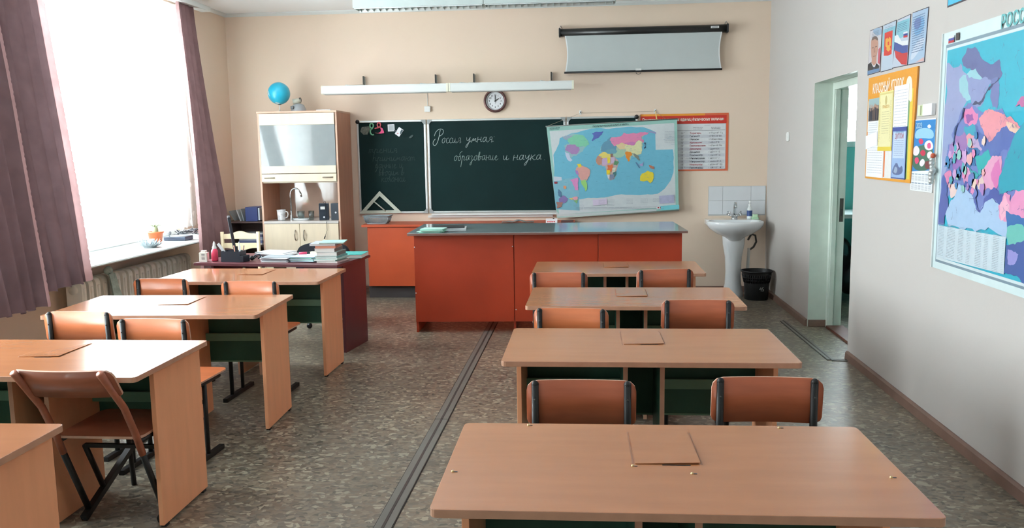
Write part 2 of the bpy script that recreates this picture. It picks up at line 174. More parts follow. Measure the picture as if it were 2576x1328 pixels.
ART={'world':[((150,196,186),0,[(-0.709,0.453),(0.678,0.509),(0.707,-0.453),(-0.604,-0.526)]),((205,212,214),0,[(-0.676,0.407),(0.645,0.472),(0.676,-0.419),(-0.581,-0.492)]),((196,204,204),0,[(-0.615,-0.447),(-0.581,-0.492),(0.47,-0.442),(0.471,-0.48),(-0.6,-0.518)]),((108,180,204),1,[(-0.632,-0.066),(-0.638,0.151),(-0.576,0.271),(-0.566,0.333),(-0.454,0.376),(-0.319,0.407),(-0.003,0.427),(0.322,0.433),(0.393,0.408),(0.457,0.376),(0.462,0.203),(0.634,0.208),(0.65,0.109),(0.648,-0.044),(0.611,-0.149),(0.545,-0.234),(0.483,-0.278),(0.287,-0.29),(0.046,-0.285),(-0.196,-0.316),(-0.371,-0.33),(-0.487,-0.321),(-0.624,-0.261)]),((196,172,168),0,[(-0.177,0.082),(-0.156,0.13),(-0.108,0.177),(0.007,0.159),(0.031,0.108),(0.069,0.069),(0.046,0.002),(0.038,-0.074),(0.017,-0.113),(-0.031,-0.127),(-0.052,-0.102),(-0.068,-0.02),(-0.077,0.028),(-0.142,0.034),(-0.177,0.058)]),((148,186,190),0,[(-0.543,0.345),(-0.474,0.36),(-0.319,0.361),(-0.254,0.266),(-0.301,0.219),(-0.359,0.162),(-0.446,0.125),(-0.435,0.086),(-0.466,0.086),(-0.512,0.179),(-0.521,0.251),(-0.455,0.279),(-0.484,0.317)]),((170,190,170),0,[(-0.108,0.254),(-0.06,0.292),(-0.012,0.331),(0.093,0.342),(0.303,0.371),(0.369,0.368),(0.313,0.324),(0.318,0.267),(0.309,0.152),(0.247,0.115),(0.199,0.135),(0.175,0.072),(0.132,0.145),(0.075,0.113),(-0.002,0.138),(-0.098,0.173),(-0.132,0.197)]),((205,212,214),0,[(0.457,0.449),(0.643,0.458),(0.651,0.204),(0.464,0.201)]),((126,182,200),0,[(-0.632,-0.136),(-0.377,-0.1),(-0.367,-0.439),(-0.607,-0.424)]),((192,200,212),0,[(-0.636,-0.081),(-0.554,-0.089),(-0.552,-0.122),(-0.632,-0.128)]),((150,165,185),1,[(-0.541,0.345),(-0.483,0.356),(-0.423,0.353),(-0.455,0.317),(-0.517,0.32)]),((128,200,165),1,[(-0.474,0.317),(-0.425,0.347),(-0.358,0.361),(-0.31,0.348),(-0.271,0.3),(-0.26,0.261),(-0.291,0.24),(-0.358,0.239),(-0.445,0.257)]),((168,132,180),1,[(-0.511,0.201),(-0.484,0.255),(-0.407,0.257),(-0.363,0.231),(-0.357,0.2),(-0.388,0.16),(-0.446,0.163)]),((196,204,224),1,[(-0.513,0.179),(-0.467,0.163),(-0.458,0.12),(-0.434,0.097),(-0.454,0.081),(-0.49,0.106)]),((88,104,178),0,[(-0.221,0.302),(-0.204,0.361),(-0.219,0.371),(-0.183,0.389),(-0.156,0.387),(-0.106,0.395),(-0.121,0.359),(-0.141,0.344),(-0.185,0.317),(-0.212,0.296)]),((100,150,175),1,[(-0.108,0.249),(-0.065,0.287),(-0.026,0.329),(-0.012,0.324),(-0.002,0.272),(0.041,0.235),(0.028,0.193),(-0.041,0.165),(-0.118,0.187)]),((222,134,172),0,[(-0.016,0.3),(-0.002,0.327),(0.045,0.328),(0.098,0.341),(0.122,0.372),(0.189,0.364),(0.303,0.373),(0.371,0.37),(0.346,0.35),(0.294,0.332),(0.296,0.31),(0.322,0.3),(0.315,0.267),(0.299,0.281),(0.277,0.294),(0.246,0.282),(0.237,0.239),(0.179,0.242),(0.127,0.262),(0.065,0.259),(0.028,0.241),(0.003,0.271)]),((196,122,176),1,[(0.122,0.262),(0.189,0.278),(0.239,0.27),(0.235,0.239),(0.179,0.242)]),((218,196,150),1,[(0.036,0.242),(0.091,0.27),(0.151,0.255),(0.137,0.21),(0.074,0.2)]),((216,216,168),0,[(0.134,0.22),(0.146,0.243),(0.189,0.244),(0.227,0.239),(0.248,0.268),(0.275,0.294),(0.305,0.274),(0.302,0.234),(0.309,0.19),(0.294,0.153),(0.249,0.142),(0.194,0.171),(0.149,0.185)]),((226,140,52),0,[(0.13,0.166),(0.189,0.168),(0.205,0.142),(0.18,0.116),(0.176,0.072),(0.163,0.078),(0.142,0.12)]),((120,130,120),1,[(0.204,0.158),(0.237,0.151),(0.274,0.124),(0.287,0.095),(0.278,0.08),(0.237,0.117)]),((160,196,170),1,[(0.023,0.174),(0.098,0.196),(0.132,0.169),(0.118,0.136),(0.065,0.116),(0.009,0.134)]),((108,160,176),1,[(-0.098,0.173),(-0.012,0.207),(0.046,0.185),(0.026,0.16),(-0.06,0.156)]),((226,208,110),0,[(-0.147,0.138),(-0.098,0.173),(-0.025,0.151),(-0.025,0.107),(-0.11,0.108)]),((138,110,100),0,[(-0.023,0.157),(0.003,0.155),(-0.002,0.121),(-0.023,0.124)]),((190,140,120),0,[(-0.177,0.082),(-0.156,0.132),(-0.108,0.108),(-0.106,0.074),(-0.142,0.036),(-0.166,0.053)]),((196,170,200),0,[(-0.108,0.103),(-0.058,0.108),(-0.055,0.054),(-0.077,0.033),(-0.108,0.035)]),((232,212,60),0,[(-0.058,0.113),(-0.029,0.115),(-0.029,0.066),(-0.052,0.054)]),((200,180,205),0,[(-0.023,0.119),(0.019,0.116),(0.025,0.07),(-0.017,0.055)]),((96,150,110),1,[(0.019,0.08),(0.067,0.065),(0.046,0.031),(0.012,0.041)]),((214,112,70),0,[(-0.052,0.033),(-0.004,0.042),(0.007,0.003),(-0.017,-0.037),(-0.055,-0.015)]),((236,206,40),0,[(-0.065,-0.017),(-0.029,-0.022),(-0.029,-0.064),(-0.064,-0.066)]),((214,218,196),0,[(-0.002,0.003),(0.032,0.008),(0.025,-0.034),(-0.006,-0.043)]),((70,120,120),1,[(0.009,-0.043),(0.038,-0.034),(0.034,-0.074),(0.008,-0.095)]),((130,140,165),0,[(-0.031,-0.07),(0.015,-0.065),(0.009,-0.105),(-0.023,-0.124)]),((214,214,222),0,[(-0.06,-0.068),(-0.033,-0.069),(-0.037,-0.114),(-0.052,-0.098)]),((214,158,150),1,[(-0.39,-0.006),(-0.35,0.037),(-0.299,0.015),(-0.245,-0.021),(-0.253,-0.076),(-0.292,-0.125),(-0.34,-0.118),(-0.369,-0.07)]),((232,206,60),0,[(-0.383,0.049),(-0.344,0.052),(-0.334,0.025),(-0.361,0.012)]),((170,130,190),0,[(-0.405,-0.016),(-0.377,-0.021),(-0.362,-0.07),(-0.391,-0.055)]),((150,205,120),1,[(-0.342,-0.13),(-0.29,-0.119),(-0.277,-0.167),(-0.295,-0.24),(-0.321,-0.179)]),((226,206,60),0,[(0.298,-0.089),(0.313,-0.064),(0.348,-0.051),(0.372,-0.034),(0.393,-0.044),(0.425,-0.052),(0.432,-0.108),(0.397,-0.162),(0.368,-0.132),(0.302,-0.137)]),((190,120,90),1,[(0.386,0.029),(0.44,0.012),(0.442,-0.014),(0.408,-0.004)]),((160,150,196),1,[(0.282,0.042),(0.329,0.062),(0.322,0.022),(0.293,0.026)]),((90,130,170),0,[(0.243,0.058),(0.257,0.059),(0.291,0.005),(0.282,-0.001)]),((30,52,84),0,[(0.334,0.266),(0.349,0.268),(0.355,0.22),(0.338,0.203),(0.332,0.215),(0.345,0.228)]),((150,150,190),0,[(0.369,0.399),(0.457,0.376),(0.455,0.361),(0.393,0.378)]),((214,140,190),1,[(-0.457,-0.117),(-0.379,-0.1),(-0.376,-0.227),(-0.409,-0.224),(-0.428,-0.166)]),((130,116,168),1,[(-0.58,-0.32),(-0.536,-0.289),(-0.485,-0.321),(-0.517,-0.368),(-0.568,-0.359)]),((220,206,120),1,[(-0.487,-0.309),(-0.409,-0.302),(-0.437,-0.336)]),((160,120,110),1,[(-0.609,-0.359),(-0.546,-0.359),(-0.554,-0.408),(-0.6,-0.424)]),((130,196,120),1,[(-0.421,-0.343),(-0.376,-0.334),(-0.386,-0.373)]),((216,150,110),1,[(-0.528,-0.184),(-0.502,-0.186),(-0.504,-0.212),(-0.526,-0.211)]),((80,120,150),1,[(-0.589,-0.222),(-0.56,-0.247),(-0.551,-0.301),(-0.585,-0.291)]),((225,160,170),1,[(-0.437,-0.312),(-0.378,-0.303),(-0.382,-0.332),(-0.419,-0.333)]),((150,40,60),0,[(-0.631,-0.136),(-0.599,-0.137),(-0.599,-0.156),(-0.627,-0.158)]),((178,180,208),0,[(0.503,-0.304),(0.649,-0.293),(0.653,-0.376),(0.508,-0.381)]),((214,200,222),0,[(-0.21,-0.338),(-0.07,-0.327),(-0.065,-0.383),(-0.205,-0.397)]),((240,240,240),0,[(0.472,-0.419),(0.523,-0.414),(0.525,-0.437),(0.474,-0.445)]),((170,40,50),0,[(0.482,-0.422),(0.497,-0.42),(0.495,-0.435),(0.484,-0.437)]),((170,40,50),0,[(0.505,-0.42),(0.518,-0.418),(0.518,-0.433),(0.507,-0.435)]),((120,205,215),0,[(0.518,-0.41),(0.703,-0.4),(0.705,-0.444),(0.526,-0.453)])],'russia':[((52,176,200),0,[(-0.847,0.565),(0.162,0.539),(0.303,-0.573),(-0.857,-0.557)]),((150,160,200),1,[(-0.834,0.463),(-0.64,0.445),(-0.511,0.3),(-0.598,0.214),(-0.665,0.1),(-0.666,-0.005),(-0.741,-0.09),(-0.778,-0.261),(-0.807,-0.368),(-0.856,-0.368),(-0.842,0.103)]),((150,200,210),1,[(-0.633,0.387),(-0.379,0.389),(-0.345,0.311),(-0.453,0.296),(-0.54,0.279),(-0.626,0.33)]),((104,112,160),1,[(-0.613,0.485),(-0.551,0.535),(-0.464,0.522),(-0.414,0.478),(-0.225,0.446),(-0.191,0.383),(-0.254,0.355),(-0.352,0.365),(-0.457,0.428),(-0.588,0.451)]),((140,152,196),1,[(-0.555,0.404),(-0.353,0.376),(-0.285,0.349),(-0.362,0.258),(-0.465,0.251),(-0.501,0.299)]),((112,124,176),1,[(-0.282,0.359),(-0.214,0.36),(-0.202,0.301),(-0.215,0.225),(-0.256,0.231),(-0.279,0.306)]),((70,76,110),0,[(-0.223,0.36),(-0.209,0.355),(-0.277,0.322),(-0.352,0.268),(-0.39,0.249),(-0.465,0.251),(-0.47,0.257),(-0.376,0.27),(-0.296,0.329)]),((116,130,190),0,[(-0.679,0.101),(-0.584,0.213),(-0.474,0.247),(-0.38,0.205),(-0.168,0.206),(0.009,0.129),(0.019,0.05),(-0.096,-0.052),(-0.053,-0.143),(0.098,-0.137),(0.114,-0.264),(-0.066,-0.294),(-0.142,-0.211),(-0.319,-0.271),(-0.511,-0.152),(-0.743,-0.259),(-0.763,-0.102),(-0.65,-0.017)]),((225,130,178),0,[(-0.578,0.207),(-0.545,0.234),(-0.474,0.244),(-0.409,0.208),(-0.418,0.163),(-0.492,0.147),(-0.553,0.176)]),((150,90,160),1,[(-0.541,0.206),(-0.469,0.209),(-0.445,0.174),(-0.509,0.16)]),((66,160,184),0,[(-0.549,0.144),(-0.421,0.146),(-0.36,0.087),(-0.434,0.052),(-0.555,0.085)]),((232,150,160),0,[(-0.382,0.183),(-0.332,0.208),(-0.24,0.21),(-0.167,0.196),(-0.07,0.172),(0.009,0.129),(-0.054,0.111),(-0.142,0.133),(-0.2,0.106),(-0.263,0.068),(-0.319,0.106),(-0.352,0.139)]),((238,196,176),0,[(-0.112,0.158),(-0.059,0.151),(0.01,0.124),(0.002,0.09),(-0.061,0.103)]),((96,112,176),0,[(-0.417,0.149),(-0.319,0.103),(-0.268,0.068),(-0.2,0.106),(-0.142,0.133),(-0.054,0.109),(0.015,0.086),(-0.046,0.05),(-0.139,0.03),(-0.18,-0.049),(-0.316,0.006),(-0.368,0.074)]),((160,118,176),0,[(-0.651,0.1),(-0.546,0.121),(-0.501,0.053),(-0.57,-0.004),(-0.637,0.03)]),((228,150,160),0,[(-0.517,0.098),(-0.427,0.097),(-0.409,0.052),(-0.479,0.041)]),((196,170,206),0,[(-0.484,0.084),(-0.41,0.096),(-0.339,0.035),(-0.376,0.021),(-0.46,0.052)]),((60,110,160),0,[(-0.48,0.052),(-0.358,0.03),(-0.402,-0.003),(-0.485,0.007)]),((58,170,170),0,[(-0.407,-0.005),(-0.281,0.03),(-0.221,-0.012),(-0.287,-0.073),(-0.361,-0.093)]),((226,160,190),0,[(-0.299,-0.057),(-0.227,-0.002),(-0.142,-0.001),(-0.126,-0.095),(-0.185,-0.151),(-0.31,-0.157),(-0.344,-0.115)]),((214,120,176),0,[(-0.226,-0.076),(-0.156,-0.012),(-0.122,-0.105),(-0.172,-0.149)]),((150,110,180),0,[(-0.653,0.007),(-0.543,-0.004),(-0.523,-0.061),(-0.606,-0.086),(-0.658,-0.064)]),((70,120,170),0,[(-0.53,-0.004),(-0.412,-0.003),(-0.397,-0.047),(-0.497,-0.061)]),((220,150,190),0,[(-0.549,-0.067),(-0.466,-0.06),(-0.437,-0.127),(-0.513,-0.136)]),((70,160,170),0,[(-0.466,-0.06),(-0.361,-0.093),(-0.384,-0.147),(-0.437,-0.127)]),((230,200,190),0,[(-0.387,-0.125),(-0.318,-0.095),(-0.286,-0.154),(-0.353,-0.157)]),((226,130,170),0,[(-0.763,-0.102),(-0.685,-0.076),(-0.651,-0.123),(-0.732,-0.162)]),((236,206,200),0,[(-0.689,-0.16),(-0.593,-0.144),(-0.568,-0.213),(-0.661,-0.218)]),((168,196,226),0,[(-0.565,-0.149),(-0.486,-0.142),(-0.4,-0.181),(-0.362,-0.241),(-0.32,-0.265),(-0.275,-0.208),(-0.211,-0.193),(-0.142,-0.211),(-0.047,-0.277),(-0.057,-0.363),(-0.357,-0.362),(-0.649,-0.363),(-0.709,-0.293),(-0.638,-0.229)]),((84,96,164),0,[(-0.488,-0.129),(-0.456,-0.134),(-0.369,-0.191),(-0.342,-0.25),(-0.312,-0.256),(-0.281,-0.197),(-0.216,-0.156),(-0.148,-0.16),(-0.078,-0.196),(-0.129,-0.225),(-0.211,-0.195),(-0.265,-0.213),(-0.315,-0.269),(-0.361,-0.252),(-0.414,-0.188),(-0.506,-0.15)]),((84,96,164),0,[(-0.763,-0.102),(-0.718,-0.151),(-0.691,-0.256),(-0.731,-0.355),(-0.831,-0.37),(-0.786,-0.2)]),((228,150,190),0,[(-0.127,-0.225),(-0.082,-0.165),(-0.026,-0.171),(-0.022,-0.203),(0.019,-0.142),(0.136,-0.127),(0.249,-0.149),(0.265,-0.271),(0.085,-0.267),(0.017,-0.254),(-0.066,-0.291),(-0.106,-0.282)]),((240,180,200),0,[(-0.119,-0.22),(-0.081,-0.174),(-0.033,-0.214),(-0.037,-0.266),(-0.098,-0.292)]),((60,160,180),0,[(-0.131,-0.084),(-0.046,0.05),(0.035,0.129),(0.207,0.18),(0.249,-0.149),(0.019,-0.14),(-0.062,-0.154),(-0.121,-0.167)]),((60,110,170),0,[(-0.05,-0.246),(0.085,-0.267),(0.265,-0.271),(0.275,-0.347),(0.08,-0.307),(-0.031,-0.317)]),((110,190,180),0,[(-0.031,-0.317),(0.075,-0.297),(0.165,-0.36),(0.1,-0.38),(0.007,-0.398),(-0.036,-0.359)]),((70,100,160),0,[(-0.031,-0.4),(0.099,-0.375),(0.275,-0.347),(0.302,-0.563),(0.151,-0.549),(-0.036,-0.528)]),((150,150,210),0,[(-0.018,-0.419),(0.076,-0.428),(0.06,-0.461),(-0.01,-0.48)]),((190,110,160),1,[(-0.027,0.22),(0.018,0.262),(0.088,0.243),(0.092,0.214),(0.012,0.228)]),((50,60,110),0,[(-0.555,0.235),(-0.565,0.19),(-0.639,0.135),(-0.662,0.053),(-0.648,-0.017),(-0.664,-0.017),(-0.679,0.054),(-0.656,0.141),(-0.582,0.196),(-0.571,0.236)]),((205,222,230),0,[(-0.861,-0.374),(-0.044,-0.362),(-0.042,-0.533),(-0.851,-0.556)])],'posters':[((205,200,205),0,[(-0.508,0.127),(-0.273,0.124),(-0.286,-0.158),(-0.525,-0.161)]),((150,175,200),1,[(-0.463,0.133),(-0.275,0.122),(-0.277,0.066),(-0.427,0.095)]),((190,70,90),0,[(-0.325,-0.014),(-0.283,0.0),(-0.283,-0.115),(-0.329,-0.101)]),((30,32,40),0,[(-0.528,-0.091),(-0.467,-0.082),(-0.343,-0.104),(-0.294,-0.123),(-0.297,-0.144),(-0.529,-0.135)]),((225,225,230),0,[(-0.46,-0.086),(-0.356,-0.098),(-0.393,-0.135)]),((50,60,90),0,[(-0.413,-0.118),(-0.383,-0.121),(-0.374,-0.141),(-0.417,-0.137)]),((188,140,120),1,[(-0.481,0.033),(-0.479,0.07),(-0.41,0.078),(-0.339,0.056),(-0.327,0.005),(-0.35,-0.05),(-0.37,-0.077),(-0.42,-0.084),(-0.46,-0.058)]),((188,140,120),0,[(-0.446,-0.05),(-0.355,-0.054),(-0.355,-0.1),(-0.402,-0.113),(-0.453,-0.088)]),((110,85,75),1,[(-0.471,0.056),(-0.456,0.081),(-0.402,0.084),(-0.346,0.065),(-0.337,0.04),(-0.4,0.064)]),((80,50,45),0,[(-0.454,0.012),(-0.423,0.012),(-0.423,0.006),(-0.453,0.007)]),((80,50,45),0,[(-0.387,0.012),(-0.351,0.012),(-0.351,0.006),(-0.386,0.006)]),((150,95,85),0,[(-0.428,-0.047),(-0.368,-0.048),(-0.367,-0.054),(-0.421,-0.052)]),((168,118,100),0,[(-0.417,0.008),(-0.396,0.007),(-0.382,-0.027),(-0.412,-0.026)]),((90,130,170),0,[(-0.529,-0.135),(-0.292,-0.138),(-0.289,-0.157),(-0.525,-0.161)]),((185,200,215),0,[(-0.244,0.125),(-0.016,0.124),(-0.049,-0.163),(-0.26,-0.163)]),((130,190,205),0,[(-0.247,0.099),(-0.018,0.095),(-0.037,-0.047),(-0.258,-0.041)]),((214,50,36),0,[(-0.216,0.076),(-0.068,0.073),(-0.071,-0.071),(-0.136,-0.075),(-0.215,-0.067)]),((225,160,50),0,[(-0.194,0.034),(-0.161,0.041),(-0.143,0.028),(-0.128,0.041),(-0.095,0.029),(-0.084,-0.014),(-0.11,-0.022),(-0.091,-0.041),(-0.133,-0.05),(-0.174,-0.032),(-0.165,-0.022),(-0.194,-0.009)]),((214,50,36),0,[(-0.152,0.012),(-0.125,0.013),(-0.122,-0.01),(-0.149,-0.01)]),((190,200,215),0,[(0.015,0.121),(0.222,0.124),(0.205,-0.164),(-0.05,-0.158)]),((130,190,205),0,[(0.006,0.11),(0.215,0.106),(0.204,0.004),(-0.008,0.011)]),((228,230,232),0,[(-0.026,0.033),(0.026,0.034),(0.095,-0.014),(0.202,-0.021),(0.201,-0.053),(0.111,-0.041),(0.027,-0.019),(-0.03,-0.021)]),((60,80,150),0,[(-0.032,-0.002),(0.027,-0.017),(0.111,-0.041),(0.205,-0.049),(0.206,-0.092),(0.117,-0.088),(-0.025,-0.058)]),((196,44,48),0,[(-0.02,-0.054),(0.117,-0.088),(0.206,-0.092),(0.2,-0.164),(0.113,-0.153),(0.007,-0.102)]),((220,222,228),0,[(0.121,0.036),(0.19,0.033),(0.192,0.021),(0.123,0.023)]),((60,70,150),0,[(0.123,0.025),(0.192,0.022),(0.193,0.008),(0.124,0.012)]),((196,44,48),0,[(0.124,0.014),(0.193,0.01),(0.192,-0.002),(0.126,0.003)]),((165,190,215),0,[(0.259,0.126),(0.492,0.121),(0.466,-0.171),(0.22,-0.164)]),((200,210,225),1,[(0.306,-0.061),(0.437,-0.027),(0.473,-0.056),(0.402,-0.097),(0.293,-0.145),(0.246,-0.14)]),((120,170,210),1,[(0.287,0.095),(0.445,0.088),(0.444,0.006),(0.302,-0.026)]),((110,130,180),1,[(0.288,0.086),(0.401,0.086),(0.386,0.03),(0.342,0.019),(0.294,0.034)]),((214,170,165),0,[(0.22,-0.162),(0.342,-0.164),(0.461,-0.146),(0.466,-0.169)])],'flowers':[((46,130,196),0,[(-0.14,0.2),(0.155,0.198),(0.153,-0.081),(-0.169,-0.095)]),((150,200,225),1,[(-0.129,0.145),(0.004,0.158),(0.133,0.139),(0.144,0.089),(-0.033,0.1),(-0.141,0.093)]),((235,245,248),1,[(0.036,0.162),(0.066,0.176),(0.102,0.16),(0.07,0.147)]),((70,110,90),1,[(-0.163,0.05),(0.143,0.065),(0.153,-0.081),(-0.164,-0.093)]),((235,225,232),1,[(-0.161,0.032),(-0.107,0.062),(-0.047,0.032),(-0.076,-0.002),(-0.145,-0.002)]),((215,60,100),1,[(-0.087,0.084),(-0.044,0.1),(0.005,0.079),(-0.036,0.056)]),((240,230,235),1,[(0.014,0.074),(0.098,0.09),(0.155,0.044),(0.085,0.024),(0.014,0.041)]),((220,90,140),1,[(0.048,0.066),(0.1,0.073),(0.112,0.04),(0.062,0.036)]),((200,50,80),1,[(-0.056,0.015),(-0.003,0.036),(0.048,0.015),(0.003,-0.01)]),((236,228,230),1,[(-0.047,-0.036),(0.003,-0.014),(0.041,-0.039),(-0.003,-0.066),(-0.044,-0.057)]),((214,70,110),1,[(-0.131,-0.02),(-0.076,-0.006),(-0.047,-0.036),(-0.099,-0.056)]),((236,230,232),1,[(0.054,0.015),(0.126,0.028),(0.145,-0.017),(0.069,-0.019)]),((120,60,60),1,[(0.028,-0.035),(0.112,-0.026),(0.135,-0.071),(0.044,-0.077)])]}
# ------------------------------------------------------------------ mesh helpers
class MB:
    def __init__(s): s.v = []; s.f = []; s.mi = []; s.sm = []; s.mats = []
    def m(s, mat):
        if mat not in s.mats: s.mats.append(mat)
        return s.mats.index(mat)
    def face(s, pts, mat, smooth=False):
        i = len(s.v); s.v += [tuple(p) for p in pts]; s.f.append(tuple(range(i, i+len(pts)))); s.mi.append(s.m(mat)); s.sm.append(smooth)
    def mesh(s, vs, fs, mat, smooth=False, T=None):
        i = len(s.v)
        s.v += [tuple(T @ Vector(p)) if T else tuple(p) for p in vs]
        k = s.m(mat)
        for f in fs: s.f.append(tuple(i+a for a in f)); s.mi.append(k); s.sm.append(smooth)
        return s
    def box(s, a, b, mat, ch=0., T=None, fm=None):
        """box from corner a to corner b; ch = chamfer; fm = {face: material} for faces x- x+ y- y+ z- z+"""
        x0, y0, z0 = a; x1, y1, z1 = b
        if x0 > x1: x0, x1 = x1, x0
        if y0 > y1: y0, y1 = y1, y0
        if z0 > z1: z0, z1 = z1, z0
        if not ch:
            vs = [(x0, y0, z0), (x1, y0, z0), (x1, y1, z0), (x0, y1, z0), (x0, y0, z1), (x1, y0, z1), (x1, y1, z1), (x0, y1, z1)]
            F = {'z-': (0, 3, 2, 1), 'z+': (4, 5, 6, 7), 'y-': (0, 1, 5, 4), 'x+': (1, 2, 6, 5), 'y+': (2, 3, 7, 6), 'x-': (3, 0, 4, 7)}
            i = len(s.v); s.v += [tuple(T @ Vector(p)) if T else p for p in vs]
            for k, f in F.items():
                s.f.append(tuple(i+q for q in f)); s.mi.append(s.m(fm[k] if fm and k in fm else mat)); s.sm.append(False)
            return s
        bm = bmesh.new(); r = bmesh.ops.create_cube(bm, size=1)
        for v in bm.verts: v.co = Vector((x0+(v.co.x+.5)*(x1-x0), y0+(v.co.y+.5)*(y1-y0), z0+(v.co.z+.5)*(z1-z0)))
        bmesh.ops.bevel(bm, geom=list(bm.edges), offset=ch, segments=2, affect='EDGES', profile=.6)
        bm.verts.index_update()
        s.mesh([v.co.copy() for v in bm.verts], [[v.index for v in f.verts] for f in bm.faces], mat, False, T); bm.free()
        return s
    def prism(s, pts, h0, h1, mat, axis='z', T=None, side=None, smooth=False):
        """extrude a 2D outline (counter-clockwise) along an axis"""
        def P(p, h):
            return {'z': (p[0], p[1], h), 'y': (p[0], h, p[1]), 'x': (h, p[0], p[1])}[axis]
        n = len(pts); vs = [P(p, h0) for p in pts]+[P(p, h1) for p in pts]
        tri = tessellate_polygon([[Vector((p[0], p[1], 0)) for p in pts]])
        s.mesh(vs, [tuple(t) for t in tri]+[tuple(a+n for a in t[::-1]) for t in tri], mat, False, T)
        s.mesh(vs, [(i, (i+1) % n, n+(i+1) % n, n+i) for i in range(n)], side or mat, smooth, T)
        return s
    def tube(s, path, r, mat, n=8, closed=False, T=None, caps=True, sq=False):
        path = [Vector(p) for p in path]; rr = r if isinstance(r, (list, tuple)) else [r]*len(path)
        vs = []; fs = []; L = len(path); up = None
        for i, p in enumerate(path):
            if closed: d = path[(i+1) % L]-path[i-1]
            else: d = path[min(i+1, L-1)]-path[max(i-1, 0)]
            d.normalize()
            if up is None:
                up = Vector((0, 0, 1)) if abs(d.z) < .9 else Vector((1, 0, 0))
            a = d.cross(up); a.normalize(); b = a.cross(d); up = b
            for k in range(n):
                t = 2*PI*k/n+(PI/4 if sq else 0); vs.append(p+a*math.cos(t)*rr[i]+b*math.sin(t)*rr[i])
        for i in range(L if closed else L-1):
            for k in range(n):
                A = i*n; B = ((i+1) % L)*n; fs.append((A+k, A+(k+1) % n, B+(k+1) % n, B+k))
        if caps and not closed: fs += [tuple(range(n))[::-1], tuple((L-1)*n+k for k in range(n))]
        s.mesh(vs, fs, mat, not sq, T); return s
    def lathe(s, prof, mat, n=24, T=None, c=(0, 0), sx=1., sy=1., smooth=True):
        vs = []; fs = []
        for (r, z) in prof:
            for k in range(n):
                t = 2*PI*k/n; vs.append((c[0]+r*math.cos(t)*sx, c[1]+r*math.sin(t)*sy, z))
        for i in range(len(prof)-1):
            for k in range(n): fs.append((i*n+k, i*n+(k+1) % n, (i+1)*n+(k+1) % n, (i+1)*n+k))
        s.mesh(vs, fs, mat, smooth, T); return s
    def disc(s, r, z, mat, n=24, c=(0, 0), T=None):
        s.mesh([(c[0]+r*math.cos(2*PI*k/n), c[1]+r*math.sin(2*PI*k/n), z) for k in range(n)], [tuple(range(n))], mat, False, T); return s
    def sphere(s, r, c, mat, n=20, m=12, T=None, sz=1.):
        prof = [(max(1e-4, r*math.sin(PI*i/m)), -r*math.cos(PI*i/m)*sz) for i in range(m+1)]
        T0 = Matrix.Translation(c)
        return s.lathe(prof, mat, n, (T @ T0) if T else T0)
    def data(s, name):
        assert all(max(f) < len(s.v) for f in s.f), name
        me = bpy.data.meshes.new(name); me.from_pydata(s.v, [], s.f)
        for m in s.mats: me.materials.append(m)
        me.polygons.foreach_set('material_index', s.mi); me.polygons.foreach_set('use_smooth', s.sm)
        bm = bmesh.new(); bm.from_mesh(me); bmesh.ops.remove_doubles(bm, verts=bm.verts, dist=1e-6); bmesh.ops.recalc_face_normals(bm, faces=bm.faces); bm.to_mesh(me); bm.free()
        me.update(); return me
    def build(s, name, parent=None, loc=None, rot=None):
        o = bpy.data.objects.new(name, s.data(name)); C.objects.link(o); o.parent = parent
        if loc: o.location = loc
        if rot: o.rotation_euler = rot
        return o
def tag(o, label, cat, group=None):
    o['label'] = label; o['category'] = cat
    if group: o['group'] = group
    return o
def struct(o): o['kind'] = 'structure'; return o
def thing(name, label, cat, loc=(0, 0, 0), rz=0., group=None):
    o = bpy.data.objects.new(name, None); o.empty_display_size = .05; C.objects.link(o); o.location = loc; o.rotation_euler = (0, 0, rz)
    return tag(o, label, cat, group)
def copy_tree(o, loc=None, rz=None, label=None):
    def cp(a, par):
        c = a.copy(); C.objects.link(c); c.parent = par
        for ch in list(a.children): cp(ch, c)
        return c
    c = cp(o, None)
    if loc: c.location = loc
    if rz is not None: c.rotation_euler = (0, 0, rz)
    if label: c['label'] = label
    return c
def smoothpts(pts, it=2, closed=True):
    for _ in range(it):
        q = []; n = len(pts)
        for i in range(n if closed else n-1):
            a, b = pts[i], pts[(i+1) % n]
            q += [(a[0]*.75+b[0]*.25, a[1]*.75+b[1]*.25), (a[0]*.25+b[0]*.75, a[1]*.25+b[1]*.75)]
        if not closed: q = [pts[0]]+q+[pts[-1]]
        pts = q
    return pts
def rough(pts, amp=.16, it=3, seed=1):
    rnd = random.Random(seed)
    for _ in range(it):
        q = []; n = len(pts)
        for i in range(n):
            a, b = pts[i], pts[(i+1) % n]; dx, dz = b[0]-a[0], b[1]-a[1]; k = rnd.uniform(-amp, amp); t = rnd.uniform(.4, .6)
            q += [a, (a[0]+dx*t-dz*k, a[1]+dz*t+dx*k)]
        pts = q
    return pts
def rr(x0, z0, x1, z1, r, n=5):
    out = []
    for cx, cz, a in ((x1-r, z0+r, -PI/2), (x1-r, z1-r, 0), (x0+r, z1-r, PI/2), (x0+r, z0+r, PI)):
        for i in range(n+1): out.append((cx+r*math.cos(a+PI/2*i/n), cz+r*math.sin(a+PI/2*i/n)))
    return out
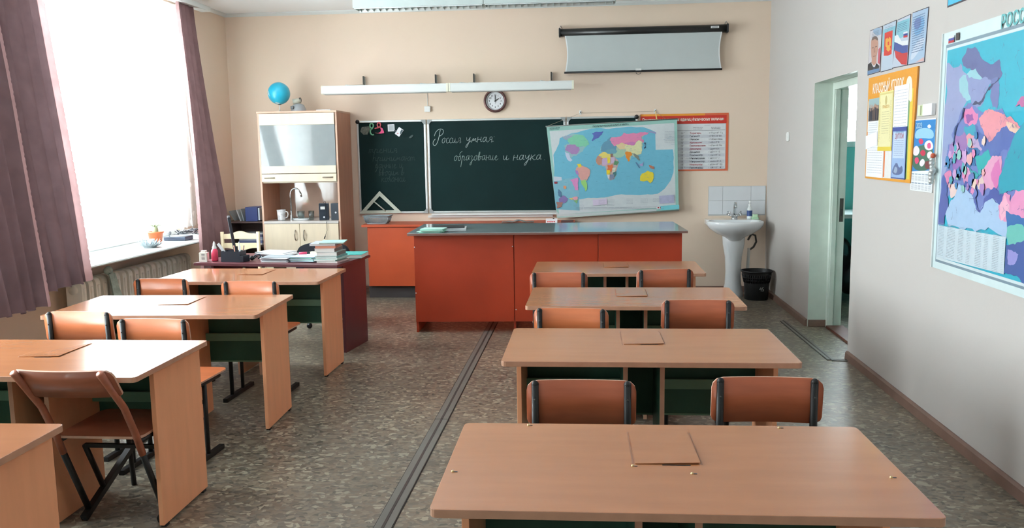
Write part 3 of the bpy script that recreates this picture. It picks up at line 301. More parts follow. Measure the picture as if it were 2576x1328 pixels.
# flat print: ink polygons in the XZ plane facing -Y, each later one a hair in front of the earlier
class Print:
    def __init__(s, step=.00012): s.v = []; s.f = []; s.c = []; s.n = 0; s.step = step
    def poly(s, pts, col, layer=None):
        if layer is None: s.n += 1; layer = s.n
        y = -s.step*layer; i = len(s.v); s.v += [(p[0], y, p[1]) for p in pts]
        c = lin(col)+(1,)
        if len(pts) == 4: s.f.append((i, i+1, i+2, i+3)); s.c.append(c); return
        for t in tessellate_polygon([[Vector((p[0], p[1], 0)) for p in pts]]):
            s.f.append(tuple(i+a for a in t)); s.c.append(c)
    def rect(s, x0, z0, x1, z1, col, layer=None): s.poly([(x0, z0), (x1, z0), (x1, z1), (x0, z1)], col, layer)
    def line(s, pts, w, col, layer=None):
        if layer is None: s.n += 1; layer = s.n
        for a, b in zip(pts[:-1], pts[1:]):
            dx, dz = b[0]-a[0], b[1]-a[1]; L = math.hypot(dx, dz) or 1e-6; nx, nz = -dz/L*w/2, dx/L*w/2; ex, ez = dx/L*w*.35, dz/L*w*.35
            s.poly([(a[0]+nx-ex, a[1]+nz-ez), (b[0]+nx+ex, b[1]+nz+ez), (b[0]-nx+ex, b[1]-nz+ez), (a[0]-nx-ex, a[1]-nz-ez)], col, layer)
    def text(s, body, x, z, size, col, width=None, rot=0., align='LEFT', shear=0., bold=0.):
        cu = bpy.data.curves.new('lettering', 'FONT'); cu.body = body; cu.size = size; cu.align_x = align; cu.shear = shear; cu.offset = bold*size; cu.resolution_u = 2
        o = bpy.data.objects.new('lettering', cu); me = bpy.data.meshes.new_from_object(o)
        vs = [v.co.copy() for v in me.vertices]
        if vs:
            k = 1.
            if width:
                wd = max(v.x for v in vs)-min(v.x for v in vs); k = width/max(wd, 1e-6)
            s.n += 1; y = -s.step*s.n; i = len(s.v); cr, sr = math.cos(rot), math.sin(rot)
            for v in vs: s.v.append((x+(v.x*k)*cr-v.y*sr, y, z+(v.x*k)*sr+v.y*cr))
            c = lin(col)+(1,)
            for p in me.polygons: s.f.append(tuple(i+a for a in p.vertices)); s.c.append(c)
        bpy.data.meshes.remove(me); bpy.data.objects.remove(o); bpy.data.curves.remove(cu)
    def lines(s, x0, x1, z0, z1, n, col, w=.0022):
        """rows of small illegible type"""
        s.n += 1; L = s.n
        for i in range(n):
            z = z1-(z1-z0)*i/max(1, n-1); x = x0
            while x < x1:
                l = random.uniform(.008, .03)*(x1-x0)/.2; e = min(x1, x+l); s.rect(x, z-w/2, e, z+w/2, col, L); x = e+.004
    def build(s, name, parent, mat=None, loc=None):
        me = bpy.data.meshes.new(name); me.from_pydata(s.v, [], s.f); me.materials.append(mat or ink)
        a = me.color_attributes.new('ink', 'FLOAT_COLOR', 'CORNER'); k = []
        for p, c in zip(me.polygons, s.c):
            for _ in p.loop_indices: k += c
        a.data.foreach_set('color', k); me.update()
        o = bpy.data.objects.new(name, me); C.objects.link(o); o.parent = parent
        if loc: o.location = loc
        return o
D = 9.384; XL = -4.016; XR = 1.897; ZC = 3.11
# ------------------------------------------------------------------ the room
struct(MB().box((XL-.3, -2.2, -.12), (4.7, D+.3, 0), floor_m).build('floor'))
struct(MB().box((XL-.3, -2.2, ZC), (4.7, D+.3, ZC+.12), ceil_m).build('ceiling'))
struct(MB().box((XL-.3, D, 0), (XR+.3, D+.2, ZC), wall_m).build('wall_front'))
struct(MB().box((XL-.3, -2.2, 0), (4.7, -2.0, ZC), wallr_m).build('wall_back'))
DY0, DY1, DZ = 6.36, 7.53, 2.09
b = MB(); b.box((XR, -2.0, 0), (XR+.22, DY0, ZC), wallr_m); b.box((XR, DY1, 0), (XR+.22, D, ZC), wallr_m, fm={'y-': jamb_m}); b.box((XR, DY0, DZ), (XR+.22, DY1, ZC), wallr_m, fm={'z-': jamb_m})
struct(b.build('wall_right'))
b = MB(); zs0, zs1 = .76, 2.94; ycur = -2.0
for (a0, a1) in sorted(WINS):
    b.box((XL-.3, ycur, 0), (XL, a0, ZC), wall_m); b.box((XL-.3, a0, 0), (XL, a1, zs0), wall_m); b.box((XL-.3, a0, zs1), (XL, a1, ZC), wall_m); ycur = a1
b.box((XL-.3, ycur, 0), (XL, D, ZC), wall_m)
struct(b.build('wall_left'))
# cornice along front, left and right walls
prof = [(0, 0), (.006, 0), (.028, .024), (.028, .037), (0, .037)]
b = MB(); b.prism([(D-p[0], 3.073+p[1]) for p in prof], XL, XR, white, 'x'); struct(b.build('trim_1'))
b = MB(); b.prism([(XL+p[0], 3.073+p[1]) for p in prof], -2, D, white, 'y'); struct(b.build('trim_2'))
b = MB(); b.prism([(XR-p[0]*.6, 3.09+p[1]*.5) for p in prof], -2, D, white, 'y'); struct(b.build('trim_3'))
# skirting
bp_ = [(0, 0), (.022, 0), (.018, .05), (.008, .062), (0, .062)]
b = MB(); b.prism([(XR-p[0], p[1]) for p in bp_], -2, DY0-.01, brown_m, 'y'); b.prism([(XR-p[0], p[1]) for p in bp_], DY1+.01, D-.02, brown_m, 'y'); struct(b.build('baseboard_right'))
b = MB(); b.prism([(D-p[0], p[1]) for p in bp_], XL, XR, brown_m, 'x'); struct(b.build('baseboard_front'))
b = MB(); b.prism([(XL+p[0], p[1]) for p in bp_], -2, D-.02, brown_m, 'y'); struct(b.build('baseboard_left'))
# doorway
d = bpy.data.objects.new('door_1', None); C.objects.link(d); struct(d); d.location = (XR, (DY0+DY1)/2, 0)
def dl(b, n, **k):
    o = b.build(n, d); o.matrix_parent_inverse = Matrix.Translation(-d.location); return o
dl(MB().box((XR+.15, DY1-.05, 0), (XR+.27, DY1-.001, DZ), jamb_m, .004).box((XR+.16, DY1-.062, .02), (XR+.20, DY1-.05, DZ-.05), jamb_m, .003), 'door_jamb')
dl(MB().box((XR+.15, DY0+.001, 0), (XR+.32, DY0+.05, DZ), jamb_m, .004), 'door_jamb')
dl(MB().box((XR+.15, DY0+.05, DZ-.06), (XR+.32, DY1-.05, DZ-.001), jamb_m, .004), 'door_head')
dl(MB().box((XR+.14, DY0+.02, .001), (XR+.29, DY1-.06, .022), redbrown, .006), 'threshold')
dl(MB().box((XR+.004, DY1-.02, .001), (XR+.15, DY1-.001, .06), brown_m, .003), 'skirting_return')
o = dl(MB().box((XR+.225, DY1-.054, .92), (XR+.255, DY1-.0505, 1.12), steelgrey).box((XR+.232, DY1-.056, .97), (XR+.248, DY1-.0541, 1.03), black), 'strike_plate')
dl(MB().box((XR+.33, DY0+.03, .03), (XR+1.1, DY0+.07, DZ-.07), jamb_m, .004), 'door_leaf')
# side room seen through the doorway
b = MB(); b.box((XR+.22, D, 0), (4.6, D+.2, 1.55), teal_m); b.box((XR+.22, D, 2.5), (4.6, D+.2, ZC), teal_m); b.box((XR+.22, D, 1.55), (2.42, D+.2, 2.5), teal_m); b.box((3.7, D, 1.55), (4.6, D+.2, 2.5), teal_m)
struct(b.build('wall_side_room_front'))
struct(MB().box((4.5, 4.4, 0), (4.7, D, ZC), teal_m).build('wall_side_room_right'))
struct(MB().box((XR+.22, 4.2, 0), (4.7, 4.4, ZC), teal_m).build('wall_side_room_back'))
wn = MB().box((2.42, D+.05, 1.55), (3.7, D+.1, 1.61), white).box((2.42, D+.05, 2.44), (3.7, D+.1, 2.5), white).box((2.42, D+.05, 1.61), (2.48, D+.1, 2.44), white).box((3.64, D+.05, 1.61), (3.7, D+.1, 2.44), white).build('window_4'); struct(wn)
MB().box((2.48, D+.07, 1.61), (3.64, D+.075, 2.44), winglass).build('pane', wn)
# ------------------------------------------------------------------ windows, sills, radiators, curtains
for i, (a, e) in enumerate(WINS):  # the last one is an added fill opening behind the camera
    wn = bpy.data.objects.new('window_%d' % (i+1), None); C.objects.link(wn); struct(wn); wn.location = (XL-.11, (a+e)/2, .79)
    L = (e-a)/2; H = 2.94-.79; f = MB(); fw = .075
    f.box((-.035, -L, 0), (.035, L, .11), white, .006); f.box((-.035, -L, H-fw), (.035, L, H), white, .006)
    f.box((-.035, -L, .11), (.035, -L+fw, H-fw), white, .006); f.box((-.035, L-fw, .11), (.035, L, H-fw), white, .006)
    f.build('window_frame', wn)
    my = 7.09-6.92 if i == 0 else 0.
    MB().box((-.03, my-.06, .11), (.03, my+.06, H-fw), white, .006).build('mullion', wn)
    MB().box((-.02, my+.74, .11), (.02, my+.765, H-fw), white, .004).build('mullion', wn)
    MB().box((-.03, -L+fw, 1.31), (.03, my-.06, 1.41), white, .006).build('transom', wn)
    MB().box((-.004, -L+fw, .11), (.004, my-.06, 1.31), winglass).build('pane', wn)
    MB().box((-.004, -L+fw, 1.41), (.004, my-.06, H-fw), winglass).build('pane', wn)
    MB().box((-.004, my+.06, .11), (.004, my+.74, H-fw), winglass).build('pane', wn)
    MB().box((-.004, my+.765, .11), (.004, L-fw, H-fw), winglass).build('pane', wn)
    struct(MB().prism([(XL-.30, .762), (-3.585, .762), (-3.565, .768), (-3.558, .776), (-3.565, .785), (-3.585, .789), (XL-.30, .789)], a-.28, e+.14, M('window_sill_paint', (190, 195, 194), .35, var=.02), 'y').build('window_sill'))
def radiator(y0, y1, label):
    n = int((y1-y0)/.095); t = thing('radiator', label, 'radiator', (-3.86, y0, .10))
    s0 = None
    H = .54
    for k in range(n):
        if s0 is None:
            b = MB()
            pr = rr(-.062, 0, .062, H, .05, 6)
            b.prism([(p[0], p[1]) for p in pr], -.030, .030, radm, 'y')
            for zz in (.06, H-.07): b.tube([(0, -.0475, zz), (0, .0475, zz)], .034, radm, 12)
            b.box((.050, -.012, .03), (.074, .012, H-.06), radm, .006)
            s0 = b.build('section', t); s0.location = (0, .0475, 0); o = s0
        else:
            o = s0.copy(); C.objects.link(o); o.parent = t; o.location = (0, .0475+.095*k, 0)
    MB().tube([(0, n*.095-.01, H-.07), (0, n*.095+.05, H-.07)], .014, radm, 8).build('inlet_stub', t)
    MB().tube([(0, 0, .06), (-.0, -.1, .06), (-.0, -.1, -.098)], .013, radm, 8).build('pipe', t)
    for yy in (.25, n*.095-.25): MB().box((-.14, yy-.01, -.10), (-.10, yy+.01, .2), radm).box((-.14, yy-.01, .03), (0, yy+.01, .05), radm).build('bracket', t)
    return t
radm = M('cream_radiator_enamel', (240, 240, 230), .35, var=.04)
radiator(5.98, 7.86, 'cream cast iron ribbed radiator under the window sill with the plant pot')
radiator(2.5, 4.4, 'cream cast iron ribbed radiator under the second window')
# rag hanging on the radiator
b = MB(); n = 9; vs = []; fs = []
for j in range(13):
    tt = j/12; z = .66-.30*tt; x = -3.765+.02*math.sin(tt*2)
    for i in range(n):
        u = i/(n-1)-.5; vs.append((x+.018*math.sin(i*2.1+tt*2)+.012, 6.33+u*(.07+.12*tt)+.05*tt, z-.02*abs(u)))
for j in range(12):
    for i in range(n-1): fs.append((j*n+i, j*n+i+1, (j+1)*n+i+1, (j+1)*n+i))
rag_m = M('pale_green_patterned_cotton', (176, 196, 188), .9, var=.22, scale=30)
b.mesh(vs, fs, rag_m, True); b.sphere(.035, (-3.775, 6.33, .675), rag_m, 12, 8)
o = b.build('rag'); sm = o.modifiers.new('thickness', 'SOLIDIFY'); sm.thickness = .003; tag(o, 'pale green patterned rag knotted over the radiator ribs', 'rag')
# curtain rail
b = MB(); b.box((-3.90, 2.0, 2.995), (-3.80, 8.55, 3.045), white, .008); b.box((XL+.002, 8.30, 3.0), (-3.90, 8.34, 3.04), white); b.box((XL+.002, 5.3, 3.0), (-3.90, 5.34, 3.04), white)
tag(b.build('curtain_rail'), 'white curtain rail along the top of the window wall', 'curtain rail')
def curtain(name, ytop, ybot, xt, xb, zt, zb, folds, amp, mat, label, cat, seed, group=None, nz=26, per=10, border=None, belly=.0):
    rnd = random.Random(seed); ph = [rnd.uniform(0, 6) for _ in range(6)]
    nu = int(folds*per); t = thing(name, label, cat, (xt, (ytop[0]+ytop[1])/2, zt), 0, group)
    def P(u, v):
        kv = v**1.8; y = (ytop[0]*(1-u)+ytop[1]*u)*(1-kv)+(ybot[0]*(1-u)+ybot[1]*u)*kv
        k = v**1.3; x = xt*(1-k)+xb*k+belly*math.sin(PI*v)
        a = amp*(.45+.55*v); w = 2*PI*folds*(u+.035*math.sin(3*v+ph[0])+.03*math.sin(9*u+ph[1]))
        x += a*(math.sin(w)+.35*math.sin(w*.47+ph[2])+.2*math.sin(w*1.9+ph[3]+v)); y += a*.35*math.cos(w+ph[4])
        z = zt+(zb-zt)*v+(.008*math.sin(w+1) if v > .97 else 0)
        return (x-t.location.x, y-t.location.y, z-t.location.z)
    vs = [P(i/nu, j/nz) for j in range(nz+1) for i in range(nu+1)]
    fs = [(j*(nu+1)+i, j*(nu+1)+i+1, (j+1)*(nu+1)+i+1, (j+1)*(nu+1)+i) for j in range(nz) for i in range(nu)]
    MB().mesh(vs, fs, mat, True).build('cloth', t)
    if border:
        side, wd = border; N = 150; vs = []; fs = []
        for j in range(N+1):
            v = j/N; e = P(1. if side > 0 else 0., v)
            sc = .010*abs(math.sin(j*PI/2.5))
            for q in range(4): vs.append((e[0]+.012*math.sin(q*1.2), e[1]+side*((wd-.012+sc)*q/3 if q else -.004), e[2]))
        fs = [(j*4+q, j*4+q+1, (j+1)*4+q+1, (j+1)*4+q) for j in range(N) for q in range(3)]
        MB().mesh(vs, fs, lace_m, True).build('scalloped_border', t)
    return t
curtain('curtain', (5.26, 5.78), (5.05, 5.62), -3.85, -3.515, 2.995, .69, 4, .028, curtain_m, 'mauve curtain at the left of the bright window, its hem above the radiator', 'curtain', 1, border=(1, .10))
curtain('curtain', (4.25, 5.28), (4.30, 5.03), -3.83, -3.46, 2.995, .62, 6, .032, curtain_m, 'mauve curtain at the far left edge of the photo, hanging lowest', 'curtain', 2, border=(1, .03))
curtain('tulle_curtain', (-1.8, -1.0), (-1.8, -1.0), -3.93, -3.95, 2.99, .86, 8, .016, tulle_m, 'sheer white tulle curtain over the unseen rear window added as fill', 'tulle curtain', 6, per=8)
curtain('curtain', (7.95, 8.27), (7.40, 8.05), -3.85, -3.49, 2.995, .52, 3.5, .018, curtain_d, 'narrow mauve curtain at the front end of the window, beside the teacher desk', 'curtain', 3, border=(-1, .055))
curtain('tulle_curtain', (5.68, 8.24), (5.70, 8.24), -3.93, -3.95, 2.99, .86, 26, .016, tulle_m, 'sheer white tulle curtain with a faint leaf pattern over the bright window', 'tulle curtain', 4, per=8)
curtain('tulle_curtain', (2.3, 4.42), (2.4, 4.45), -3.93, -3.95, 2.99, .86, 22, .016, tulle_m, 'sheer white tulle curtain over the second window', 'tulle curtain', 5, per=8)
# ------------------------------------------------------------------ student desks
DW, DD, DH = 1.194, .654, .7154
def make_desk(bolts=False):
    t = thing('school_desk', '', 'desk')
    b = MB(); TH = .022; r = .02
    out = rr(0, 0, DW, DD, r, 4)
    b.prism(out, DH-TH, DH, wood, 'z', side=edge); o = b.build('tabletop', t)
    bv = o.modifiers.new('soft_edge', 'BEVEL'); bv.width = .0025; bv.segments = 2; bv.limit_method = 'ANGLE'; bv.angle_limit = .8
    for x in (.045, DW-.065):
        MB().box((x, .225, .012), (x+.02, .65, DH-TH-.001), woodside, .0015, ).build('side_panel', t)
        for fy in (.24, .60): MB().box((x-.001, fy, 0), (x+.021, fy+.03, .0119), black).build('foot_glide', t)
    for x in (.502, .658):
        MB().box((x, .235, .01), (x+.02, .598, DH-TH-.001), woodside, fm={'y-': edge, 'x-': green}).build('divider', t)
    MB().box((.0655, .600, .31), (DW-.0655, .618, DH-TH-.001), green, fm={'z-': edge}).build('modesty_panel', t)
    MB().box((.0655, .5985, .3105), (DW-.0655, .5999, .319), greenshelf).build('panel_edge', t)
    for (x0, x1) in ((.0655, .5015), (.6785, DW-.0655)):
        MB().box((x0, .545, .452), (x1, .5598, .498), greenshelf).build('shelf_lip', t)
        MB().box((x0, .56, .455), (x1, .5980, .471), greenshelf, fm={'y-': green, 'z-': green}).build('shelf', t)
    c = MB(); c.mesh([(.508, .315, DH+.0006), (.682, .320, DH+.003), (.678, .578, DH+.0006), (.506, .575, DH+.0015), (.508, .315, DH+.0025), (.682, .320, DH+.0055), (.678, .578, DH+.0025), (.506, .575, DH+.0035)],
           [(3, 2, 1, 0), (4, 5, 6, 7), (0, 1, 5, 4), (1, 2, 6, 5), (2, 3, 7, 6), (3, 0, 4, 7)], wood)
    c.box((.58, .308, DH+.0002), (.655, .3145, DH+.0006), black)
    gr = M('dark_cut_line', (150, 104, 78), .7)
    for q in (((.500, .315, DH+.0001), (.504, .58, DH+.0005)), ((.684, .315, DH+.0001), (.687, .58, DH+.0005)), ((.506, .580, DH+.0001), (.682, .583, DH+.0005))): c.box(q[0], q[1], gr)
    c.build('socket_cover', t)
    if bolts:
        for (x, y) in ((.206, .632), (.027, .241), (.505, .300), (.656, .251), (.965, .633), (1.158, .245)):
            MB().sphere(.0042, (x-.005, y, DH+.001), M('brass', (214, 190, 140), .3, .8), 8, 5).box((x, y-.002, DH+.0001), (x+.008, y+.0015, DH+.0012), black).build('screw', t)
    return t
desk0 = make_desk(); deskb = make_desk(True)
DESKS = [
    (desk0, (-.403, 5.822), .000, 'school desk in the right row directly in front of the orange demonstration desk'),
    (None, (-.353, 4.584), -.006, 'school desk in the right row, second back from the orange demonstration desk'),
    (None, (-.359, 3.348), .005, 'school desk in the right row, third back, behind the nearest right desk'),
    (deskb, (-.383, 1.907), .0125, 'large nearest school desk at bottom right with screws in its top'),
    (None, (-2.994, 5.477), -.004, 'school desk in the left row directly before the burgundy teacher desk'),
    (None, (-2.957, 4.264), .041, 'school desk in the left row with a bright window glare and lifted socket cover'),
    (None, (-2.939, 3.039), .009, 'school desk in the left row with the brown inclined-leg chair at it'),
    (None, (-2.852, 1.815), .02, 'school desk cut off at the bottom left corner of the photo')]
for src, p, a, lab in DESKS:
    if src is None: o = copy_tree(desk0)
    else: o = src
    o.location = (p[0], p[1], 0); o.rotation_euler = (0, 0, a); o['label'] = lab; o['group'] = 'school desks in two rows'
# ------------------------------------------------------------------ student chairs (local: back at y=0, seat goes to +y, x centred)
def make_chair(w=.38):
    t = thing('school_chair', '', 'chair')
    h = w/2
    # backrest: slightly curved plywood with rounded corners
    def sheet(pts, dep, th, mat, em):
        n = len(pts); b = MB(); F = [(p[0], dep(p[0]), p[1]) for p in pts]; B = [(p[0], dep(p[0])+th, p[1]) for p in pts]
        # strips so that it can bend
        xs = [-h+2*h*i/12 for i in range(13)]
        return F, B
    zb0, zb1 = .60, .765; N = 14; cr = .035
    b = MB(); vs = []; fs = []
    def zlim(x):
        dx = abs(x)-(h-cr)
        k = cr-math.sqrt(max(0, cr*cr-dx*dx)) if dx > 0 else 0
        return zb0+k*.7, zb1-k
    xs = [-h+.0+2*h*(.5-.5*math.cos(PI*i/N)) for i in range(N+1)]
    for x in xs:
        z0, z1 = zlim(x); y = -.018*(x/h)**2
        vs += [(x, y, z0), (x, y-.012, z1), (x, y+.009, z0), (x, y-.003, z1)]
    for i in range(N):
        A = 4*i; B = A+4; fs += [(A, B, B+1, A+1), (A+2, A+3, B+3, B+2)]
    b.mesh(vs, fs, ply, True)
    ef = []
    for i in range(N):
        A = 4*i; B = A+4; ef += [(A+1, B+1, B+3, A+3), (A, A+2, B+2, B)]
    ef += [(0, 1, 3, 2), (4*N, 4*N+2, 4*N+3, 4*N+1)]
    b.mesh(vs, ef, plyedge); b.build('backrest', t)
    b = MB(); pr = rr(-h+.01, 0.0, h-.01, .36, .04, 5); b.prism([(p[0], p[1]+.015) for p in pr], .415, .424, ply, 'z', side=plyedge); b.build('seat', t)
    for s in (-1, 1):
        x = s*(h-.030)
        q = MB(); q.tube([(x, -.022, .02), (x, -.022, .45), (x, -.024, .56), (x, -.026, .752)], .013, dark_iron, 10); q.sphere(.0135, (x, -.026, .752), dark_iron, 10, 6)
        q.tube([(x, .14, .02), (x, .14, .40)], .012, dark_iron, 8)
        q.tube([(x, -.02, .40), (x, .30, .40)], .012, dark_iron, 8)
        q.build('side_frame', t)
        MB().box((x-.015, -.13, 0), (x+.015, .29, .026), dark_iron, .004).build('foot_bar', t)
        MB().sphere(.004, (x, -.039, .70), steelgrey, 8, 5).build('rivet', t)
    MB().tube([(-h+.03, .14, .30), (h-.03, .14, .30)], .011, dark_iron, 8).build('crossbar', t)
    return t
ch0 = make_chair()
CH = [((-.203, 5.560), .00, 'left of the two chairs at the desk nearest the demonstration desk, right row'),
      ((.495, 5.690), .14, 'right of the two chairs at the desk nearest the demonstration desk, right row'),
      ((-.093, 4.275), -.09, 'bright orange-brown chair, left one at the second desk of the right row'),
      ((.567, 4.520), .00, 'dark brown chair, right one at the second desk of the right row'),
      ((-.031, 2.910), .01, 'chair with scuffed black posts, left one behind the nearest right desk'),
      ((.613, 2.970), .00, 'dark chair, right one behind the nearest right desk'),
      ((-2.79, 5.300), -.03, 'window-side chair at the front desk of the left row'),
      ((-2.145, 5.190), -.02, 'aisle-side chair at the front desk of the left row'),
      ((-2.643, 4.150), -.03, 'shaded window-side chair at the second desk of the left row'),
      ((-2.140, 3.965), -.04, 'aisle-side chair with an orange back at the second desk of the left row')]
for i, (p, a, lab) in enumerate(CH):
    o = ch0 if i == 0 else copy_tree(ch0)
    o.location = (p[0], p[1], 0); o.rotation_euler = (0, 0, a); o['label'] = lab; o['group'] = 'plywood school chairs with black frames'
    made = (made if i else [])+[o]
for i, o in enumerate(made):      # some chairs take a darker or more orange plywood
    alt = plyd if i in (0, 1, 3, 4, 5) else (plyo if i == 2 else None)
    if alt:
        for ch_ in o.children:
            if ch_.name.split('.')[0] in ('backrest', 'seat'):
                for sl in ch_.material_slots:
                    if sl.material == ply: sl.link = 'OBJECT'; sl.material = alt
# chair with inclined legs at the third left desk
t = thing('school_chair', 'brown plywood chair with inclined legs tucked under the left desk', 'chair', (-2.005, 3.2, 0))
b = MB(); N = 14; vs = []; h = .20
for i in range(N+1):
    x = -h+2*h*(.5-.5*math.cos(PI*i/N)); dx = abs(x)-(h-.03); k = .03-math.sqrt(max(0, .0009-dx*dx)) if dx > 0 else 0
    z0, z1 = .635+k*.5, .758-k; cv = .03*(1-(x/h)**2)
    for z in (z0, z1):
        y = -.205-(z-.70)*.62-cv*0+(.03*(x/h)**2); vs += [(x, y, z), (x, y+.010, z+.002)]
fs = []; es = []
for i in range(N):
    A = 4*i; B = A+4; fs += [(A, B, B+2, A+2), (A+1, A+3, B+3, B+1)]; es += [(A+2, B+2, B+3, A+3), (A, A+1, B+1, B)]
b.mesh(vs, fs, ply2, True); b.mesh(vs, es+[(0, 2, 3, 1), (4*N, 4*N+1, 4*N+3, 4*N+2)], plyedge); b.build('backrest', t)
b = MB(); pr = rr(-.185, -.01, .185, .36, .04, 5); b.prism(pr, .418, .429, ply2, 'z', side=plyedge); b.build('seat', t)
for s in (-1, 1):
    x = s*.172
    MB().tube([(x, -.235, .752), (x, -.09, .575), (x, -.02, .44), (x, .02, .345)], .0145, ply2, 10, caps=True).build('back_post', t)
    MB().tube([(x, .02, .345), (x, .16, .045)], .0135, dark_iron, 10).build('leg', t)
    MB().tube([(x, .12, .014), (x, .53, .19)], .019, dark_iron, 4, sq=True).build('runner', t)
    MB().tube([(x, .17, .325), (x, .278, .10)], .012, dark_iron, 8).build('strut', t)
    MB().tube([(x, .53, .0), (x, .50, .40)], .012, dark_iron, 8).build('leg', t)
    MB().tube([(x, -.0, .405), (x, .34, .405)], .011, dark_iron, 8).build('seat_rail', t)
    MB().sphere(.013, (x, .13, .013), black, 8, 6).build('foot_cap', t)
MB().tube([(-.172, .17, .325), (.172, .17, .325)], .012, dark_iron, 4, sq=True).build('crossbar', t)
# ------------------------------------------------------------------ orange demonstration desk
t = thing('demonstration_desk', 'long orange demonstration desk with a glossy grey top in front of the chalkboard', 'desk', (-1.544, 7.096, 0), .0397)
LW = 2.365; zt = .88
b = MB(); b.box((0, 0, zt-.022), (LW, .924, zt), greytop, .002, ); b.build('tabletop', t)
MB().box((.002, -.003, zt-.021), (LW-.002, -.0002, zt-.004), M('brown_edge_strip', (120, 84, 76), .45)).build('edge_strip', t)
MB().box((.040, .095, .095), (.898, .113, zt-.0225), orange, .002).build('front_panel', t)
MB().box((.906, .095, .095), (1.62, .113, zt-.0225), orange, .002).build('front_panel', t)
MB().box((1.624, .095, .095), (LW-.035, .113, zt-.0225), orange, .002).build('front_panel', t)
for x in (.040, .892, LW-.060): MB().box((x, .1135, 0), (x+.02, .84, zt-.0225), orange, .001).build('side_panel', t)
MB().box((.06, .83, .3), (LW-.06, .848, zt-.0225), orange).build('back_rail', t)
for (x, z) in ((.046, .75), (.890, .75), (.046, .35), (.914, .20)): MB().sphere(.005, (x, .094, z), alu, 8, 5).build('screw', t)
# ------------------------------------------------------------------ orange low cupboards under the chalkboard
t = thing('low_cupboard', 'row of low orange cupboards under the chalkboard behind the demonstration desk', 'cupboard', (-2.36, 8.93, 0))
LW2 = 2.20
MB().box((-.075, -.015, .775), (LW2, .440, .80), orange2, .003).build('top', t)
MB().box((-.03, .055, .0), (LW2-.02, .42, .13), M('dark_plinth', (58, 52, 52), .6)).build('plinth', t)
MB().box((-.02, .021, .13), (LW2-.02, .42, .7745), orange2).build('carcass', t)
for k in range(3): MB().box((-.0+k*.726, 0, .135), (.722+k*.726, .02, .765), orange2, .002).build('door', t)
b = MB(); b.box((-1.79, D-.035, .838), (-.40, D-.001, .862), white, .004); tag(b.build('wall_shelf_strip'), 'white ledge strip on the wall below the chalkboard', 'ledge')
# ------------------------------------------------------------------ chalkboard
t = thing('chalkboard', 'three-part dark green chalkboard in an aluminium frame with chalk handwriting', 'chalkboard', (0, D-.002, .888))
BH = 1.029; CB = [(-2.567, -1.790), (-1.773, -.256), (-.243, .5185)]
for i, (x0, x1) in enumerate(CB):
    y1 = 0; y0 = -.024
    MB().box((x0+.012, y0+.008, .012), (x1-.012, y1, BH-.012), slate).build('slate_panel', t)
    for (a, e) in (((x0, y0, 0), (x1, y1, .022)), ((x0, y0, BH-.022), (x1, y1, BH))): MB().box(a, e, alu, .004).build('frame_rail', t)
    for (a, e) in (((x0, y0, .022), (x0+.022, y1, BH-.022)), ((x1-.022, y0, .022), (x1, y1, BH-.022))): MB().box(a, e, alu, .004).build('frame_rail', t)
    for sx, xx in ((1, x0), (-1, x1)):
        for zz, sz in ((0, 1), (BH, -1)):
            if (i == 0 and sx == 1) or (i == 2 and sx == -1):
                if i == 2 or sz == -1: MB().sphere(.024, (xx+sx*.012, y0, zz+sz*.012), black, 10, 6).build('corner_cap', t)
                continue
            pts = [(xx, zz), (xx+sx*.052, zz), (xx+sx*.052, zz+sz*.014), (xx+sx*.018, zz+sz*.052), (xx, zz+sz*.052)]
            MB().prism(pts, y0-.004, y0-.0005, M('grey_corner_plastic', (150, 156, 156), .5), 'y').build('corner_bracket', t)
MB().box((-1.745, -.058, -.022), (-.30, -.0245, -.004), white, .003).box((-1.745, -.062, -.022), (-.30, -.058, .0), white).build('chalk_tray', t)
